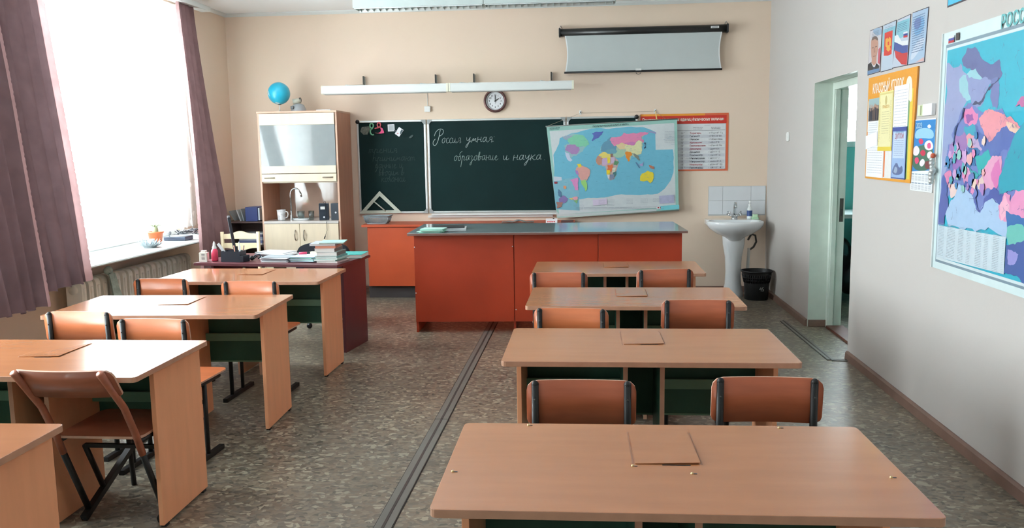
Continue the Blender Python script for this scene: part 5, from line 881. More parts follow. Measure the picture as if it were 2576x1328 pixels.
def pinned(name, label, cat, y0, z0, wd, ht, col, fn=None, off=.0125, th=.0012, rot=0.):
    """sheet pinned to the right wall; y0 = far edge, z0 = bottom"""
    t = wall_thing(name, label, cat, y0, z0, off)
    MB().box((0, -th, 0), (wd, 0, ht), M('sheet_%d_%d_%d' % col, col, .6)).build('sheet', t)
    if fn:
        pr = Print(); fn(pr, wd, ht); pr.build('print', t, ink, (0, -th-.0001, 0))
    t.rotation_euler = (0, rot, RW)
    return t
def f_photo(pr, w_, h_):
    pr.rect(.0, h_*.45, w_, h_, (150, 176, 178)); pr.rect(0, h_*.45, w_, h_*.72, (110, 106, 104)); rnd = random.Random(2)
    for i in range(9):
        x = w_*(.08+.1*i); hh = h_*(.70+.1*rnd.random()); pr.rect(x, h_*.47, x+w_*.09, hh, rnd.choice([(52, 50, 58), (84, 70, 66), (40, 44, 60), (96, 80, 76)])); pr.poly(circ(x+w_*.045, hh+.008, .010, .013, 8), (176, 140, 120))
    pr.lines(.02, w_-.02, .02, h_*.4, 7, (190, 196, 204), .003)
def f_cert(pr, w_, h_):
    pr.rect(.006, .006, w_-.006, h_-.006, (214, 200, 128)); pr.rect(.018, .018, w_-.018, h_-.018, (230, 222, 170)); pr.rect(0, 0, w_, h_*.07, (220, 196, 70)); pr.poly(circ(w_/2, h_*.85, .02, .03, 14), (196, 180, 120)); pr.text('ГРАМОТА', w_/2, h_*.72, .026, (200, 150, 60), align='CENTER', bold=.02)
    pr.lines(w_*.25, w_*.75, h_*.3, h_*.66, 10, (170, 164, 130), .0025)
    for sx in (.12, .88):
        for k in range(7): pr.line(circ(w_*sx, h_*(.2+.1*k), .008, .015, 8), .002, (176, 160, 100), 30)
def f_lines(pr, w_, h_): pr.lines(.02, w_-.02, .03, h_-.03, int(h_/.02), (176, 180, 190), .003)
def f_dipl(pr, w_, h_):
    pr.rect(0, 0, w_, h_, (70, 84, 140)); pr.rect(.008, .008, w_-.008, h_-.008, (150, 176, 214)); pr.rect(.02, h_*.4, w_-.02, h_*.9, (190, 206, 228)); pr.text('ДИПЛОМ', w_/2, h_*.78, .040, (150, 50, 70), width=w_*.6, align='CENTER', bold=.02); pr.text('Победителя', w_/2, h_*.88, .024, (60, 120, 160), align='CENTER')
    pr.lines(.04, w_-.04, h_*.45, h_*.74, 9, (120, 134, 170), .003); pr.poly(smoothpts([(.02, .03), (w_*.5, .02), (w_-.03, .04), (w_-.05, h_*.28), (w_*.6, h_*.2), (w_*.4, h_*.34), (.03, h_*.2)], 1), (96, 110, 150)); pr.poly(smoothpts([(.05, .04), (w_*.4, .03), (w_*.5, h_*.2), (w_*.3, h_*.25), (.05, h_*.14)], 1), (150, 166, 190)); pr.rect(0, h_*.92, w_, h_, (66, 80, 150))
pinned('photo_sheet', 'sheet with a group photo pinned at the upper left of the orange notice board', 'paper', 6.045, 1.60, .21, .27, (222, 224, 226), f_photo)
pinned('certificate', 'tall yellow certificate with an ornamental border on the notice board', 'certificate', 5.83, 1.525, .26, .375, (232, 220, 150), f_cert, off=.0142)
pinned('paper_sheet', 'large white printed sheet right of the yellow certificate on the notice board', 'paper', 5.565, 1.52, .245, .40, (230, 232, 236), f_lines)
pinned('paper_sheet', 'white printed sheet at the bottom left of the orange notice board', 'paper', 6.05, 1.352, .33, .24, (226, 228, 230), f_lines)
pinned('paper_sheet', 'small tilted white sheet overlapping the lower left of the notice board', 'paper', 6.065, 1.535, .23, .09, (230, 230, 230), None, off=.0155, rot=-.12)
pinned('diploma', 'narrow blue diploma with red lettering at the bottom right of the notice board', 'diploma', 5.555, 1.355, .24, .315, (70, 84, 140), f_dipl, off=.0155)
# calendar
t = wall_thing('wall_calendar', 'wall calendar with pink and white flowers beside the notice board', 'calendar', 5.08, 1.5, .002)
MB().box((-.165, -.002, -.205), (.155, 0, .205), paper).build('sheet', t)
pr = Print()
for col, sm_, pts in ART['flowers']: pr.poly(smoothpts(pts, 2) if sm_ else pts, col)
pr.text('2023', -.12, .155, .045, (190, 220, 236), bold=.01)
pr.rect(-.17, -.205, .155, -.094, (228, 230, 230)); pr.n += 1; L_ = pr.n
for i in range(6):
    for j in range(2):
        x = -.155+.051*i; z = -.145-.052*j; pr.rect(x, z+.034, x+.04, z+.040, (130, 150, 170), L_)
        for k in range(5): pr.rect(x, z+.006*k, x+.04, z+.006*k+.0026, (170, 174, 182), L_)
pr.build('print', t, ink, (0, -.0022, 0))
# paper pockets above the calendar
t = wall_thing('card_pocket', 'small green and white card pockets on the wall above the calendar', 'card holder', 5.150, 1.722, .001)
MB().box((0, -.02, 0), (.075, 0, .062), M('pale_green_card', (206, 214, 180), .6), .002).build('pocket', t); MB().box((.08, -.022, 0), (.21, 0, .064), paper, .002).build('pocket', t); MB().box((.03, -.028, .005), (.06, -.0205, .058), M('pale_green_card', (206, 214, 180), .6), .001).build('card', t)
# physical map of the country, standing off the wall
t = wall_thing('country_map', 'large laminated map of the country with a turquoise sea on the right wall', 'map', 4.0, 1.5, .002)
MB().box((-.868, -.004, -.612), (.95, 0, .646), M('map_laminate', (206, 226, 228), .35, coat=.4)).build('sheet', t)
pr = Print(); pr.rect(-.83, -.575, .95, .582, (128, 152, 166)); pr.rect(-.822, -.562, .95, .566, (212, 226, 230))
def clipmap(pts): return [(min(.945, max(-.808, p[0])), min(.552, max(-.548, p[1]))) for p in pts]
for k, (col, sm_, pts) in enumerate(ART['russia']):
    q = pts
    if 0 < k < len(ART['russia'])-1:
        cx_ = sum(p[0] for p in pts)/len(pts); cz_ = sum(p[1] for p in pts)/len(pts); q = rough([(cx_+(p[0]-cx_)*1.06, cz_+(p[1]-cz_)*1.06) for p in pts], .15, 3, k)
    if k == 0: q = [(-.808, -.548), (.945, -.548), (.945, .552), (-.808, .552)]
    pr.poly(clipmap(q) if k else q, col)
pr.rect(.30, -.2, .945, .30, (222, 170, 190)); pr.rect(.40, -.4, .945, -.2, (150, 190, 200))
rnd = random.Random(21); past = [(226, 140, 184), (110, 124, 186), (232, 170, 172), (90, 170, 184), (236, 206, 190), (170, 130, 190), (70, 130, 180), (150, 200, 190), (206, 160, 206)]
for k in range(46):
    x, z = rnd.uniform(-.74, -.28), rnd.uniform(-.18, .10); r_ = rnd.uniform(.014, .036)
    pr.poly(rough([(x+r_*math.cos(a)*rnd.uniform(.7, 1.2), z+r_*math.sin(a)*rnd.uniform(.8, 1.4)) for a in (0, 1.2, 2.4, 3.6, 5.0)], .2, 2, k), past[k % 9], 60+k % 5)
pr.text('РОССИЙСКАЯ ФЕДЕРАЦИЯ', -.215, .583, .085, (96, 180, 184), width=1.05, bold=.02)
for i, c in enumerate([(226, 228, 230), (70, 84, 160), (190, 50, 60)]): pr.rect(-.79, .622-.012*(i+1), -.72, .622-.012*i, c)
pr.rect(-.70, .590, -.66, .628, (70, 66, 66))
for (a, e) in ((-.79, -.72), (-.68, -.58), (-.54, -.48), (-.44, -.40), (-.34, -.28), (-.25, -.21), (-.16, -.10), (-.07, -.05)): pr.lines(a, e, -.53, -.36, 22, (160, 172, 182), .0025)
rnd = random.Random(11)
for k in range(70):
    x = rnd.uniform(-.75, .15); z = rnd.uniform(-.3, .5); pts = [(x, z)]
    for _ in range(4): pts.append((pts[-1][0]+rnd.uniform(-.012, .02), pts[-1][1]+rnd.uniform(-.025, .02)))
    pr.line(pts, .0016, (96, 104, 150), 120)
pr.build('print', t, ink_gloss, (0, -.0042, 0))
MB().box((-.874, -.012, -.612), (-.864, -.0005, .646), M('clear_map_strip', (214, 222, 222), .3)).build('edge_strip', t)
b = MB(); rnd = random.Random(4)
for k in range(7): b.sphere(.014+.006*rnd.random(), (-.868+rnd.uniform(-.012, .01), -.030, -.02-.02*k), M('tinsel', (200, 206, 204), .3, .5), 7, 5)
b.sphere(.015, (-.87, -.028, .0), M('red_foil', (196, 90, 60), .4), 8, 5); b.build('foil_ornament', t)
t = wall_thing('blue_poster', 'bright blue poster cut off at the top right corner of the photo', 'poster', 4.848, 2.279)
MB().box((0, -.003, 0), (.8, 0, .5), M('dark_poster_edge', (70, 64, 72), .5)).build('sheet', t); pr = Print(); pr.rect(.008, .008, .79, .49, (70, 190, 226)); pr.build('print', t, ink_gloss, (0, -.0032, 0))
t = wall_thing('light_switch', 'white light switch between the room corner and the doorway', 'switch', 8.47, 1.615); MB().box((0, -.012, 0), (.075, 0, .085), plastic_w, .004).build('plate', t); MB().box((.012, -.018, .012), (.036, -.012, .073), plastic_w, .002).box((.039, -.017, .012), (.063, -.012, .073), plastic_w, .002).build('rocker', t)
# ------------------------------------------------------------------ floor cable covers
def strip(name, pts, w_, label):
    b = MB(); t = thing(name, label, 'cable cover', (pts[0][0], pts[0][1], 0)); ox, oy_ = pts[0]
    for a, c in zip(pts[:-1], pts[1:]):
        dx, dy = c[0]-a[0], c[1]-a[1]; L = math.hypot(dx, dy); T = Matrix.Translation((a[0]-ox, a[1]-oy_, 0)) @ Matrix.Rotation(math.atan2(dy, dx), 4, 'Z')
        b.box((0, -w_/2, .0004), (L, w_/2, .007), M('grey_cable_cover', (104, 102, 96), .45), .002, T)
        g = MB(); 
        for s in (-1, 1): g.box((0, s*w_/2-.004, .0004), (L, s*w_/2+.004, .0035), M('black_gap_seal', (26, 26, 26), .6), 0, T)
        g.box((0, -.006, .0071), (L, .006, .0085), M('dark_brown_line', (58, 46, 42), .6), 0, T); g.build('edge_seal', t)
    b.build('cover', t); return t
strip('cable_cover', [(-.882, 7.75), (-.868, 4.95), (-.868, 4.78)], .075, 'long grey cable cover strip running down the aisle floor')
strip('cable_cover', [(-.867, 4.775), (-.862, 1.0)], .075, 'near section of the grey aisle cable cover at the bottom edge')
strip('cable_cover', [(1.739, 7.75), (1.765, 6.30), (1.885, 6.295)], .05, 'thin dark cable cover on the floor before the doorway')
# ------------------------------------------------------------------ sink corner
t = thing('tile_splashback', 'white tiled splashback on the wall behind the sink', 'tiles', (1.284, D-.001, .80))
MB().box((-.004, -.004, .035), (.603, 0, .352), M('grout', (188, 190, 190), .8)).build('grout_bed', t)
tile_m = M('white_glazed_tile', (212, 216, 220), .18, var=.02, coat=.4)
for row, (z0_, z1_, xs) in enumerate((( .046, .196, (0, .150, .450, .600)), (.199, .349, (0, .150, .452, .600)))):
    pass
for (z0_, z1_, xs) in ((.048, .196, (0, .148, .298, .448, .60)), (.199, .349, (0, .148, .446, .60))):
    for a, e in zip(xs[:-1], xs[1:]): MB().box((a+.001, -.010, z0_), (e-.0015, -.004, z1_), tile_m, .0015).build('tile', t)
t = thing('pedestal_sink', 'white ceramic washbasin on a pedestal in the right front corner', 'sink', (1.512, 9.06, 0))
prof = [(.060, .60), (.10, .635), (.19, .675), (.262, .725), (.288, .762), (.292, .79), (.285, .803), (.27, .806), (.245, .80), (.225, .77), (.17, .715), (.09, .69), (.03, .685), (.0001, .685)]
b = MB(); b.lathe(prof, ceramic, 40, None, (0, -.02), 1.0, .78); b.prism(rr(-.275, .10, .275, .318, .05, 5), .755, .806, ceramic, 'z'); b.build('basin', t)
MB().lathe([(.112, .0), (.108, .05), (.086, .13), (.080, .26), (.088, .42), (.112, .55), (.118, .64)], ceramic, 28, None, (0, .05), 1.0, .9).build('pedestal', t)
tp = thing('basin_mixer', 'chrome two-handle mixer tap on the white washbasin', 'tap', (1.548, 9.30, .807))
b = MB(); b.lathe([(.034, 0), (.032, .014), (.02, .022), (.016, .04)], chrome, 16); b.tube([(0, 0, .03), (0, 0, .12), (0, -.006, .15), (0, -.03, .172), (0, -.07, .168), (0, -.09, .14), (0, -.092, .118)], .0115, chrome, 12); b.build('spout', tp)
for s in (-1, 1):
    b = MB(); b.tube([(0, 0, .018), (s*.05, -.01, .045)], .012, chrome, 10); b.build('valve_body', tp)
    b = MB(); b.tube([(s*.05, -.01, .045), (s*.066, -.013, .054)], .014, chrome, 10); b.tube([(s*.052, -.035, .072), (s*.078, .015, .048)], .006, chrome, 6); b.tube([(s*.062, -.03, .035), (s*.068, .01, .078)], .006, chrome, 6); b.build('cross_handle', tp)
t = thing('soap_bottle', 'soap pump bottle with a blue label on the washbasin', 'bottle', (1.700, 9.27, .8065))
MB().lathe([(.001, 0), (.026, .001), (.028, .01), (.028, .10), (.022, .125), (.012, .135), (.012, .142)], M('white_soap_plastic', (220, 226, 226), .3), 18).build('bottle', t)
MB().lathe([(.0288, .03), (.0288, .09)], M('blue_label', (40, 66, 120), .4), 18).build('label', t)
MB().lathe([(.014, .142), (.014, .156), (.005, .158), (.005, .18)], plastic_w, 12).box((-.008, -.032, .178), (.008, .008, .19), plastic_w, .003).build('pump', t)
t = thing('soap_dish', 'pale green soap dish beside the pump bottle', 'soap dish', (1.755, 9.24, .8065)); MB().prism(rr(-.035, -.02, .035, .02, .01, 4), 0, .02, M('green_translucent_plastic', (170, 206, 172), .3), 'z').build('dish', t); MB().prism(rr(-.028, -.015, .028, .015, .01, 4), .0205, .05, M('pale_green_soap', (190, 222, 186), .5), 'z').build('soap', t)
b = MB(); b.tube([(1.66, 9.10, .60), (1.70, 9.14, .655), (1.745, 9.16, .64), (1.76, 9.18, .57), (1.735, 9.2, .51), (1.69, 9.2, .48)], .011, M('grey_rubber_hose', (80, 78, 74), .6), 8); b.tube([(1.69, 9.2, .50), (1.685, 9.2, .42), (1.675, 9.2, .20), (1.665, 9.22, 0.001)], .016, M('white_waste_pipe', (206, 206, 202), .4), 10)
tag(b.build('waste_pipe'), 'white waste pipe with a grey hose loop behind the sink pedestal', 'pipe')
t = thing('waste_bin', 'black lattice plastic waste bin with the number 45 painted on it', 'waste bin', (1.722, 8.92, 0))
bb = M('black_bin_plastic', (20, 22, 24), .45)
b = MB(); b.lathe([(.115, .001), (.118, .004), (.126, .15), (.1275, .178)], bb, 28); b.lathe([(.148, .262), (.153, .30)], bb, 28); b.disc(.115, .002, bb, 28); b.build('body', t)
b = MB(); b.lathe([(.152, .285), (.162, .29), (.163, .302), (.150, .304)], bb, 28); b.build('rim', t)
b = MB()
for k in range(40):
    a = 2*PI*k/40; b.tube([(.1275*math.cos(a), .1275*math.sin(a), .177), (.148*math.cos(a), .148*math.sin(a), .263)], .004, bb, 4)
for zz, r_ in ((.205, .134), (.234, .141)): b.tube([(r_*math.cos(2*PI*k/28), r_*math.sin(2*PI*k/28), zz) for k in range(28)], .004, bb, 4, closed=True)
o = b.build('lattice', t); o['kind'] = 'stuff'
b = MB(); b.lathe([(.122, .18), (.140, .26)], M('dark_bin_liner', (34, 36, 40), .5), 24); b.build('liner', t)
pr = Print(); pr.line([(.0, .05), (-.012, .028), (.008, .028)], .0035, (206, 206, 200)); pr.line([(.004, .045), (.002, .012)], .0035, (206, 206, 200)); pr.line([(.03, .05), (.016, .05), (.015, .034), (.028, .032), (.028, .015), (.012, .014)], .0035, (206, 206, 200))
o = pr.build('painted_number', t, ink, (.02, -.1275, .09)); 
# ------------------------------------------------------------------ kitchen cabinet with built-in sink
cx0, cx1, cy0, cy1, ctop = -3.500, -2.640, 8.86, 9.375, 2.012
t = thing('kitchen_cabinet', 'tall pale wood kitchen cabinet with a sink niche left of the chalkboard', 'cabinet', (cx0, cy0, 0))
W_ = cx1-cx0; Dp = cy1-cy0; S = .020
MB().box((0, 0, 0), (S, Dp, ctop-.0205), cabside, .001, fm={}).build('side_panel', t)
MB().box((W_-S, .001, 0), (W_, Dp, ctop-.0205), cabside).build('side_panel', t)
for x in (0, W_-S): MB().box((x, -.002, 0), (x+S, -.0002, ctop-.0205), beech).build('edge_band', t)
MB().box((-.004, -.012, ctop-.02), (W_+.004, Dp, ctop), beech, .002, ).build('top_panel', t)
b = MB(); b.box((S, Dp-.012, .09), (W_-S, Dp-.004, ctop-.021), M('cabinet_back', (150, 120, 104), .5)); b.build('back_panel', t)
MB().box((S, Dp-.014, .862), (W_-S, Dp-.0125, 1.262), M('glossy_niche_back', (186, 160, 144), .06, spec=.9, coat=1., crough=.02)).build('niche_back', t)
MB().box((S, .02, 1.258), (W_-S, Dp-.015, 1.268), birch).build('niche_ceiling', t)
# upper lift door with milky glass
b = MB(); b.box((S+.004, -.018, 1.868), (W_-S-.004, -.0005, ctop-.024), birch, .002); b.build('upper_door_rail', t); MB().box((S+.004, -.018, 1.360), (W_-S-.004, -.0005, 1.438), birch, .002).build('lower_door_rail', t)
o = MB().box((S+.004, -.010, 1.438), (W_-S-.004, -.006, 1.868), M('milky_reflective_glass', (140, 148, 150), .10, spec=.6, coat=.4, crough=.05)).build('door_glass', t)
MB().box((S+.004, -.018, 1.272), (W_-S-.004, -.0005, 1.354), birch, .002).build('flap_door', t)
handle_m = M('brushed_nickel', (150, 140, 128), .3, .9)
def bow(x, z, vert, parent):
    h = .055; P = [(-h, 0), (-h*.75, -.018), (0, -.026), (h*.75, -.018), (h, 0)]
    pts = [((x, p[1]-.018, z+p[0]) if vert else (x+p[0], p[1]-.018, z)) for p in P]
    MB().tube(pts, .0055, handle_m, 8).build('bow_handle', parent)
bow(.11, 1.314, False, t); bow(W_-.115, 1.316, False, t)
# worktop ledge, lower doors
MB().box((S, -.022, .826), (W_-S, Dp-.016, .852), M('pale_worktop', (206, 200, 196), .25, coat=.4), .003).build('worktop', t)
xm = S+.004+.385
dl_ = MB().box((S+.004, -.018, .10), (xm, -.0005, .822), birch, .002).build('lower_door', t)
dr_ = MB().box((xm+.004, -.018, .10), (W_-S-.004, -.0005, .822), birch, .002).build('lower_door', t)
bow(xm-.045, .70, True, dl_); bow(xm+.052, .70, True, dr_)
MB().box((S, .04, .0), (W_-S, .06, .095), cabside).build('plinth', t)
# things in the niche
t = thing('sink_tap', 'tall thin chrome swan-neck tap in the cabinet niche', 'tap', (-3.235, 9.02, .8525))
MB().lathe([(.018, 0), (.017, .05), (.010, .06), (.009, .10)], chrome, 14).build('tap_base', t)
MB().tube([(0, 0, .09), (-.002, 0, .28)]+[(.055-.055*math.cos(a), 0, .28+.062*math.sin(a)) for a in [PI*k/10 for k in range(1, 9)]]+[(.113, 0, .29)], .008, chrome, 10).tube([(.112, 0, .296), (.122, 0, .248)], .0095, chrome, 10).build('swan_neck', t)
t = thing('mug', 'white patterned mug at the left of the cabinet niche', 'mug', (-3.325, 8.96, .8525))
mugm = M('grey_veined_mug', (206, 204, 206), .3, var=.35, scale=26)
MB().lathe([(.0001, .0), (.036, .001), (.04, .01), (.047, .115), (.0435, .115), (.037, .012), (.0001, .010)], mugm, 22).build('body', t)
MB().tube([(.044, 0, .095), (.07, 0, .09), (.076, 0, .06), (.06, 0, .03), (.04, 0, .025)], .006, mugm, 8).build('handle', t)
t = thing('small_tray', 'white oval dish with a raised rim in the niche', 'dish', (-3.115, 9.00, .8525)); MB().lathe([(.0001, .004), (.08, .004), (.098, .014), (.10, .016), (.085, 0), (.0001, 0)], ceramic, 24, None, (0, 0), 1, .55).build('dish', t)
def cup(x, y, z, r, h, label):
    o = MB().lathe([(.0001, 0), (r*.85, 0), (r, h), (r-.002, h), (r*.83, .004), (.0001, .004)], cupglass, 18).build('glass'); o.location = (x, y, z); tag(o, label, 'glass', 'clear drinking glasses in the niche')
cup(-3.120, 9.0, .8690, .040, .08, 'wide clear glass standing on the white dish in the niche'); cup(-2.995, 8.97, .8525, .032, .10, 'tall clear glass between the dish and the loudspeakers')
spk = M('black_speaker_box', (40, 50, 62), .35)
def speaker(x, label, rz):
    t = thing('loudspeaker', label, 'loudspeaker', (x, 9.01, .8525), rz); MB().box((-.052, -.05, 0), (.052, .05, .178), spk, .004).build('cabinet', t)
    pr = Print(); pr.poly(circ(0, .03, .010, .010, 14), (220, 226, 232)); pr.build('emblem', t, ink, (0, -.0505, -.0 if rz else .05)); return t
s1 = speaker(-2.865, 'left black loudspeaker with a white sticker and a cable', .25); s2 = speaker(-2.722, 'right black loudspeaker against the side of the cabinet', 0)
MB().box((-.035, -.0515, .115), (.012, -.0505, .145), plastic_w).build('sticker', s1)
MB().tube([(.0, -.04, .18), (.008, -.05, .205), (.02, -.055, .20), (.018, -.056, .15), (.03, -.060, .10), (.015, -.062, .05), (.02, -.064, .0), (.028, -.190, -.008), (.034, -.196, -.10), (.012, -.196, -.16)], .0022, black, 6).tube([(.012, -.196, -.16), (.0, -.196, -.19)], .006, black, 8).build('cable', s1)
# things on the cabinet
t = thing('globe', 'bright blue globe on top of the tall cabinet', 'globe', (-3.300, 9.0, ctop+.0005))
gm = M('globe_ocean', (34, 176, 210), .3, var=.06, coat=.3)
MB().sphere(.117, (0, 0, .195), gm, 30, 20).build('ball', t)
b = MB()
def onball(pts, r=.1178, c=(0, 0, .195)):
    out = []
    for la, lo in pts:
        a, o_ = math.radians(la), math.radians(lo); out.append((c[0]+r*math.cos(a)*math.sin(o_), c[1]-r*math.cos(a)*math.cos(o_), c[2]+r*math.sin(a)))
    return out
landm = M('globe_land', (190, 222, 228), .4)
P = [(8, -66), (14, -56), (8, -40), (-4, -38), (-18, -36), (-12, -44), (-8, -50), (-22, -60), (-10, -70)]
pc = [0, 0]; pc = (sum(p[0] for p in P)/len(P), sum(p[1] for p in P)/len(P)); vs = onball([pc]+P); n = len(P); b.mesh(vs, [(0, i+1, (i+1) % n+1) for i in range(n)], landm)
P = [(-60, -30), (-52, -10), (-60, 15), (-72, 30), (-76, -20)]; vs = onball([(-66, 0)]+P, .1184); n = len(P); b.mesh(vs, [(0, i+1, (i+1) % n+1) for i in range(n)], landm); b.build('land', t)
MB().tube([(0, 0, .085), (0, 0, .003)], .006, plastic_w, 8).lathe([(.026, .088), (.022, .078), (.006, .072)], black, 14).build('stem', t); MB().lathe([(.0001, .010), (.055, .006), (.06, 0), (.0001, 0)], plastic_w, 20).build('base', t)
t = thing('toy_projector', 'grey domed device with a pale tube behind the globe', 'device', (-3.135, 9.12, ctop+.0005)); MB().lathe([(.082, 0), (.08, .03), (.06, .075), (.03, .09), (.0001, .094)], M('translucent_grey_plastic', (160, 164, 168), .3), 22).build('dome', t)
MB().tube([(-.05, -.03, .112), (.028, .0, .125)], .027, M('cream_tube', (206, 206, 192), .4), 14).lathe([(.029, -.012), (.0295, .0)], black, 16, Matrix.Translation((.028, 0, .125)) @ Matrix.Rotation(PI/2, 4, 'Y')).build('tube', t); MB().box((-.06, -.085, .03), (-.025, -.06, .062), M('dark_grey_lens', (84, 88, 92), .4), .004).build('lens', t)
tag(MB().box((-2.87, 8.90, ctop+.0005), (-2.715, 9.1, ctop+.012), paper, .002).build('booklet'), 'thin white booklet lying on top of the cabinet', 'booklet')
# dark bookcase behind the curtain corner
t = thing('low_bookcase', 'low dark bookcase in the corner between the curtain and the cabinet', 'bookcase', (-3.965, 9.02, 0)); bm_ = M('dark_brown_laminate', (84, 66, 62), .5)
for x in (0, .435): MB().box((x, 0, 0), (x+.018, .34, .84), bm_).build('side_panel', t)
for z in (.06, .30, .56, .82): MB().box((.018, .005, z), (.435, .34, z+.018), bm_).build('shelf', t)
MB().box((.018, .332, .078), (.435, .34, .82), bm_).build('back_panel', t)
def folder(x, z, h, th, d_, col, tilt, label, cat='folder', y=9.08):
    o = MB().box((-th/2, 0, 0), (th/2, d_, h), M('folder_%d_%d_%d' % col, col, .45), .002).build('folder'); o.location = (x, y, z); o.rotation_euler = (0, tilt, 0); tag(o, label, cat)
t = thing('binder', 'dark blue binder lying open-side out on top of the corner bookcase', 'binder', (-3.70, 9.02, .8390)); MB().box((-.055, 0, 0), (.085, .25, .155), M('navy_binder', (36, 56, 118), .4), .006).build('cover', t); MB().box((.087, .01, .01), (.104, .24, .145), M('pale_blue_cover', (190, 208, 222), .5)).build('pages', t)
folder(-3.835, .8395, .13, .012, .22, (190, 198, 202), -.35, 'pale grey file leaning leftmost on the corner bookcase'); folder(-3.80, .8395, .135, .014, .22, (150, 160, 164), -.25, 'second leaning grey file on the corner bookcase'); folder(-3.905, .844, .12, .010, .2, (120, 130, 134), -.5, 'flattest leaning dark file at the end of the corner bookcase')
t = thing('book_pile', 'flat pile of blue and white magazines on the bookcase shelf behind the wooden chair', 'magazines', (-3.74, 9.04, .5785)); zz = 0
for k, (c, h) in enumerate((((206, 208, 212), .02), ((96, 108, 150), .03), ((190, 196, 204), .014), ((150, 160, 186), .02), ((66, 70, 100), .03), ((214, 216, 220), .012))):
    MB().box((-.10, -.03+.004*k, zz), (.165, .24, zz+h), M('mag_%d' % k, c, .5), .002).build('magazine', t); zz += h+.0005
# wooden chair behind the teacher desk
t = thing('wooden_chair', 'pale wooden chair with two curved back rails behind the teacher desk', 'chair', (-3.275, 7.72, 0)); wd = M('pale_beech_wood', (222, 204, 168), .38, var=.06)
def wrail(zc_, up):
    n = 24; P = []; 
    for i in range(n+1):
        u = -1+2*i/n; P.append((u*.160, zc_+.024+(.028*math.exp(-(u/.45)**2) if up else -.0)))
    for i in range(n, -1, -1):
        u = -1+2*i/n; P.append((u*.160, zc_-.022-(.0 if up else .028*math.exp(-(u/.45)**2))))
    return P
MB().prism(wrail(.800, True), -.010, .010, wd, 'y').build('back_rail', t); MB().prism(wrail(.715, False), -.010, .010, wd, 'y').build('back_rail', t)
for s in (-1, 1):
    MB().tube([(s*.175, 0, 0), (s*.175, 0, .45), (s*.175, .0, .845)], .017, wd, 12).build('back_leg', t); MB().tube([(s*.160, .38, 0), (s*.160, .38, .43)], .017, wd, 12).build('front_leg', t); MB().box((s*.17-.01, .02, .38), (s*.17+.01, .37, .42), wd).build('side_rail', t)
MB().box((-.18, .0, .43), (.18, .40, .45), wd, .006).build('seat', t)
# office chair
t = thing('office_chair', 'black office chair with a rounded back behind the teacher desk', 'chair', (-2.36, 7.35, 0)); of = M('black_upholstery', (26, 28, 38), .85, var=.15, scale=60)
pf = smoothpts([(-.245, .42), (.245, .42), (.25, .60), (.238, .70), (.19, .765), (.0, .79), (-.19, .765), (-.238, .70), (-.25, .60)], 2)
MB().prism([(p[0], p[1]) for p in pf], -.03, .03, of, 'y', smooth=True).build('backrest', t); MB().prism(rr(-.24, -.46, .24, .0, .08, 6), .42, .49, of, 'z', smooth=True).build('seat', t) if False else MB().prism(rr(-.24, -.02, .24, .44, .08, 6), .36, .43, of, 'z').build('seat', t)
MB().tube([(0, .2, .06), (0, .2, .36)], .028, black, 12).build('gas_column', t)
for k in range(5):
    a = 2*PI*k/5+.3; MB().tube([(0, .2, .09), (.26*math.cos(a), .2+.26*math.sin(a), .06)], .018, black, 8).build('base_arm', t); MB().sphere(.026, (.26*math.cos(a), .2+.26*math.sin(a), .027), black, 10, 6).build('caster', t)
# ------------------------------------------------------------------ teacher desk and what lies on it
rzT = -.135; TX, TY, TZ = -3.122, 6.432, .72
t = thing('teacher_desk', 'burgundy teacher desk covered with papers and books by the window', 'desk', (TX, TY, 0), rzT)
TW = 1.222
MB().box((0, 0, TZ-.022), (TW, .66, TZ), maroon, .002).build('tabletop', t)
MB().box((TW-.045, .16, 0), (TW-.023, .60, TZ-.0225), maroon, .001).build('side_panel', t); MB().box((.05, .16, 0), (.072, .60, TZ-.0225), maroon, .001).build('side_panel', t)
MB().box((.0725, .18, .28), (TW-.0455, .198, TZ-.10), maroon).build('modesty_panel', t)
for x in (.35, .60, .86): MB().box((x, .17, TZ-.10), (x+.10, .19, TZ-.0225), maroon if x != .60 else beech).build('support_block', t)
RT = Matrix.Translation((TX, TY, 0)) @ Matrix.Rotation(rzT, 4, 'Z')
def onT(u, v): p = RT @ Vector((u, v, 0)); return p.x, p.y
zt_ = TZ+.0006
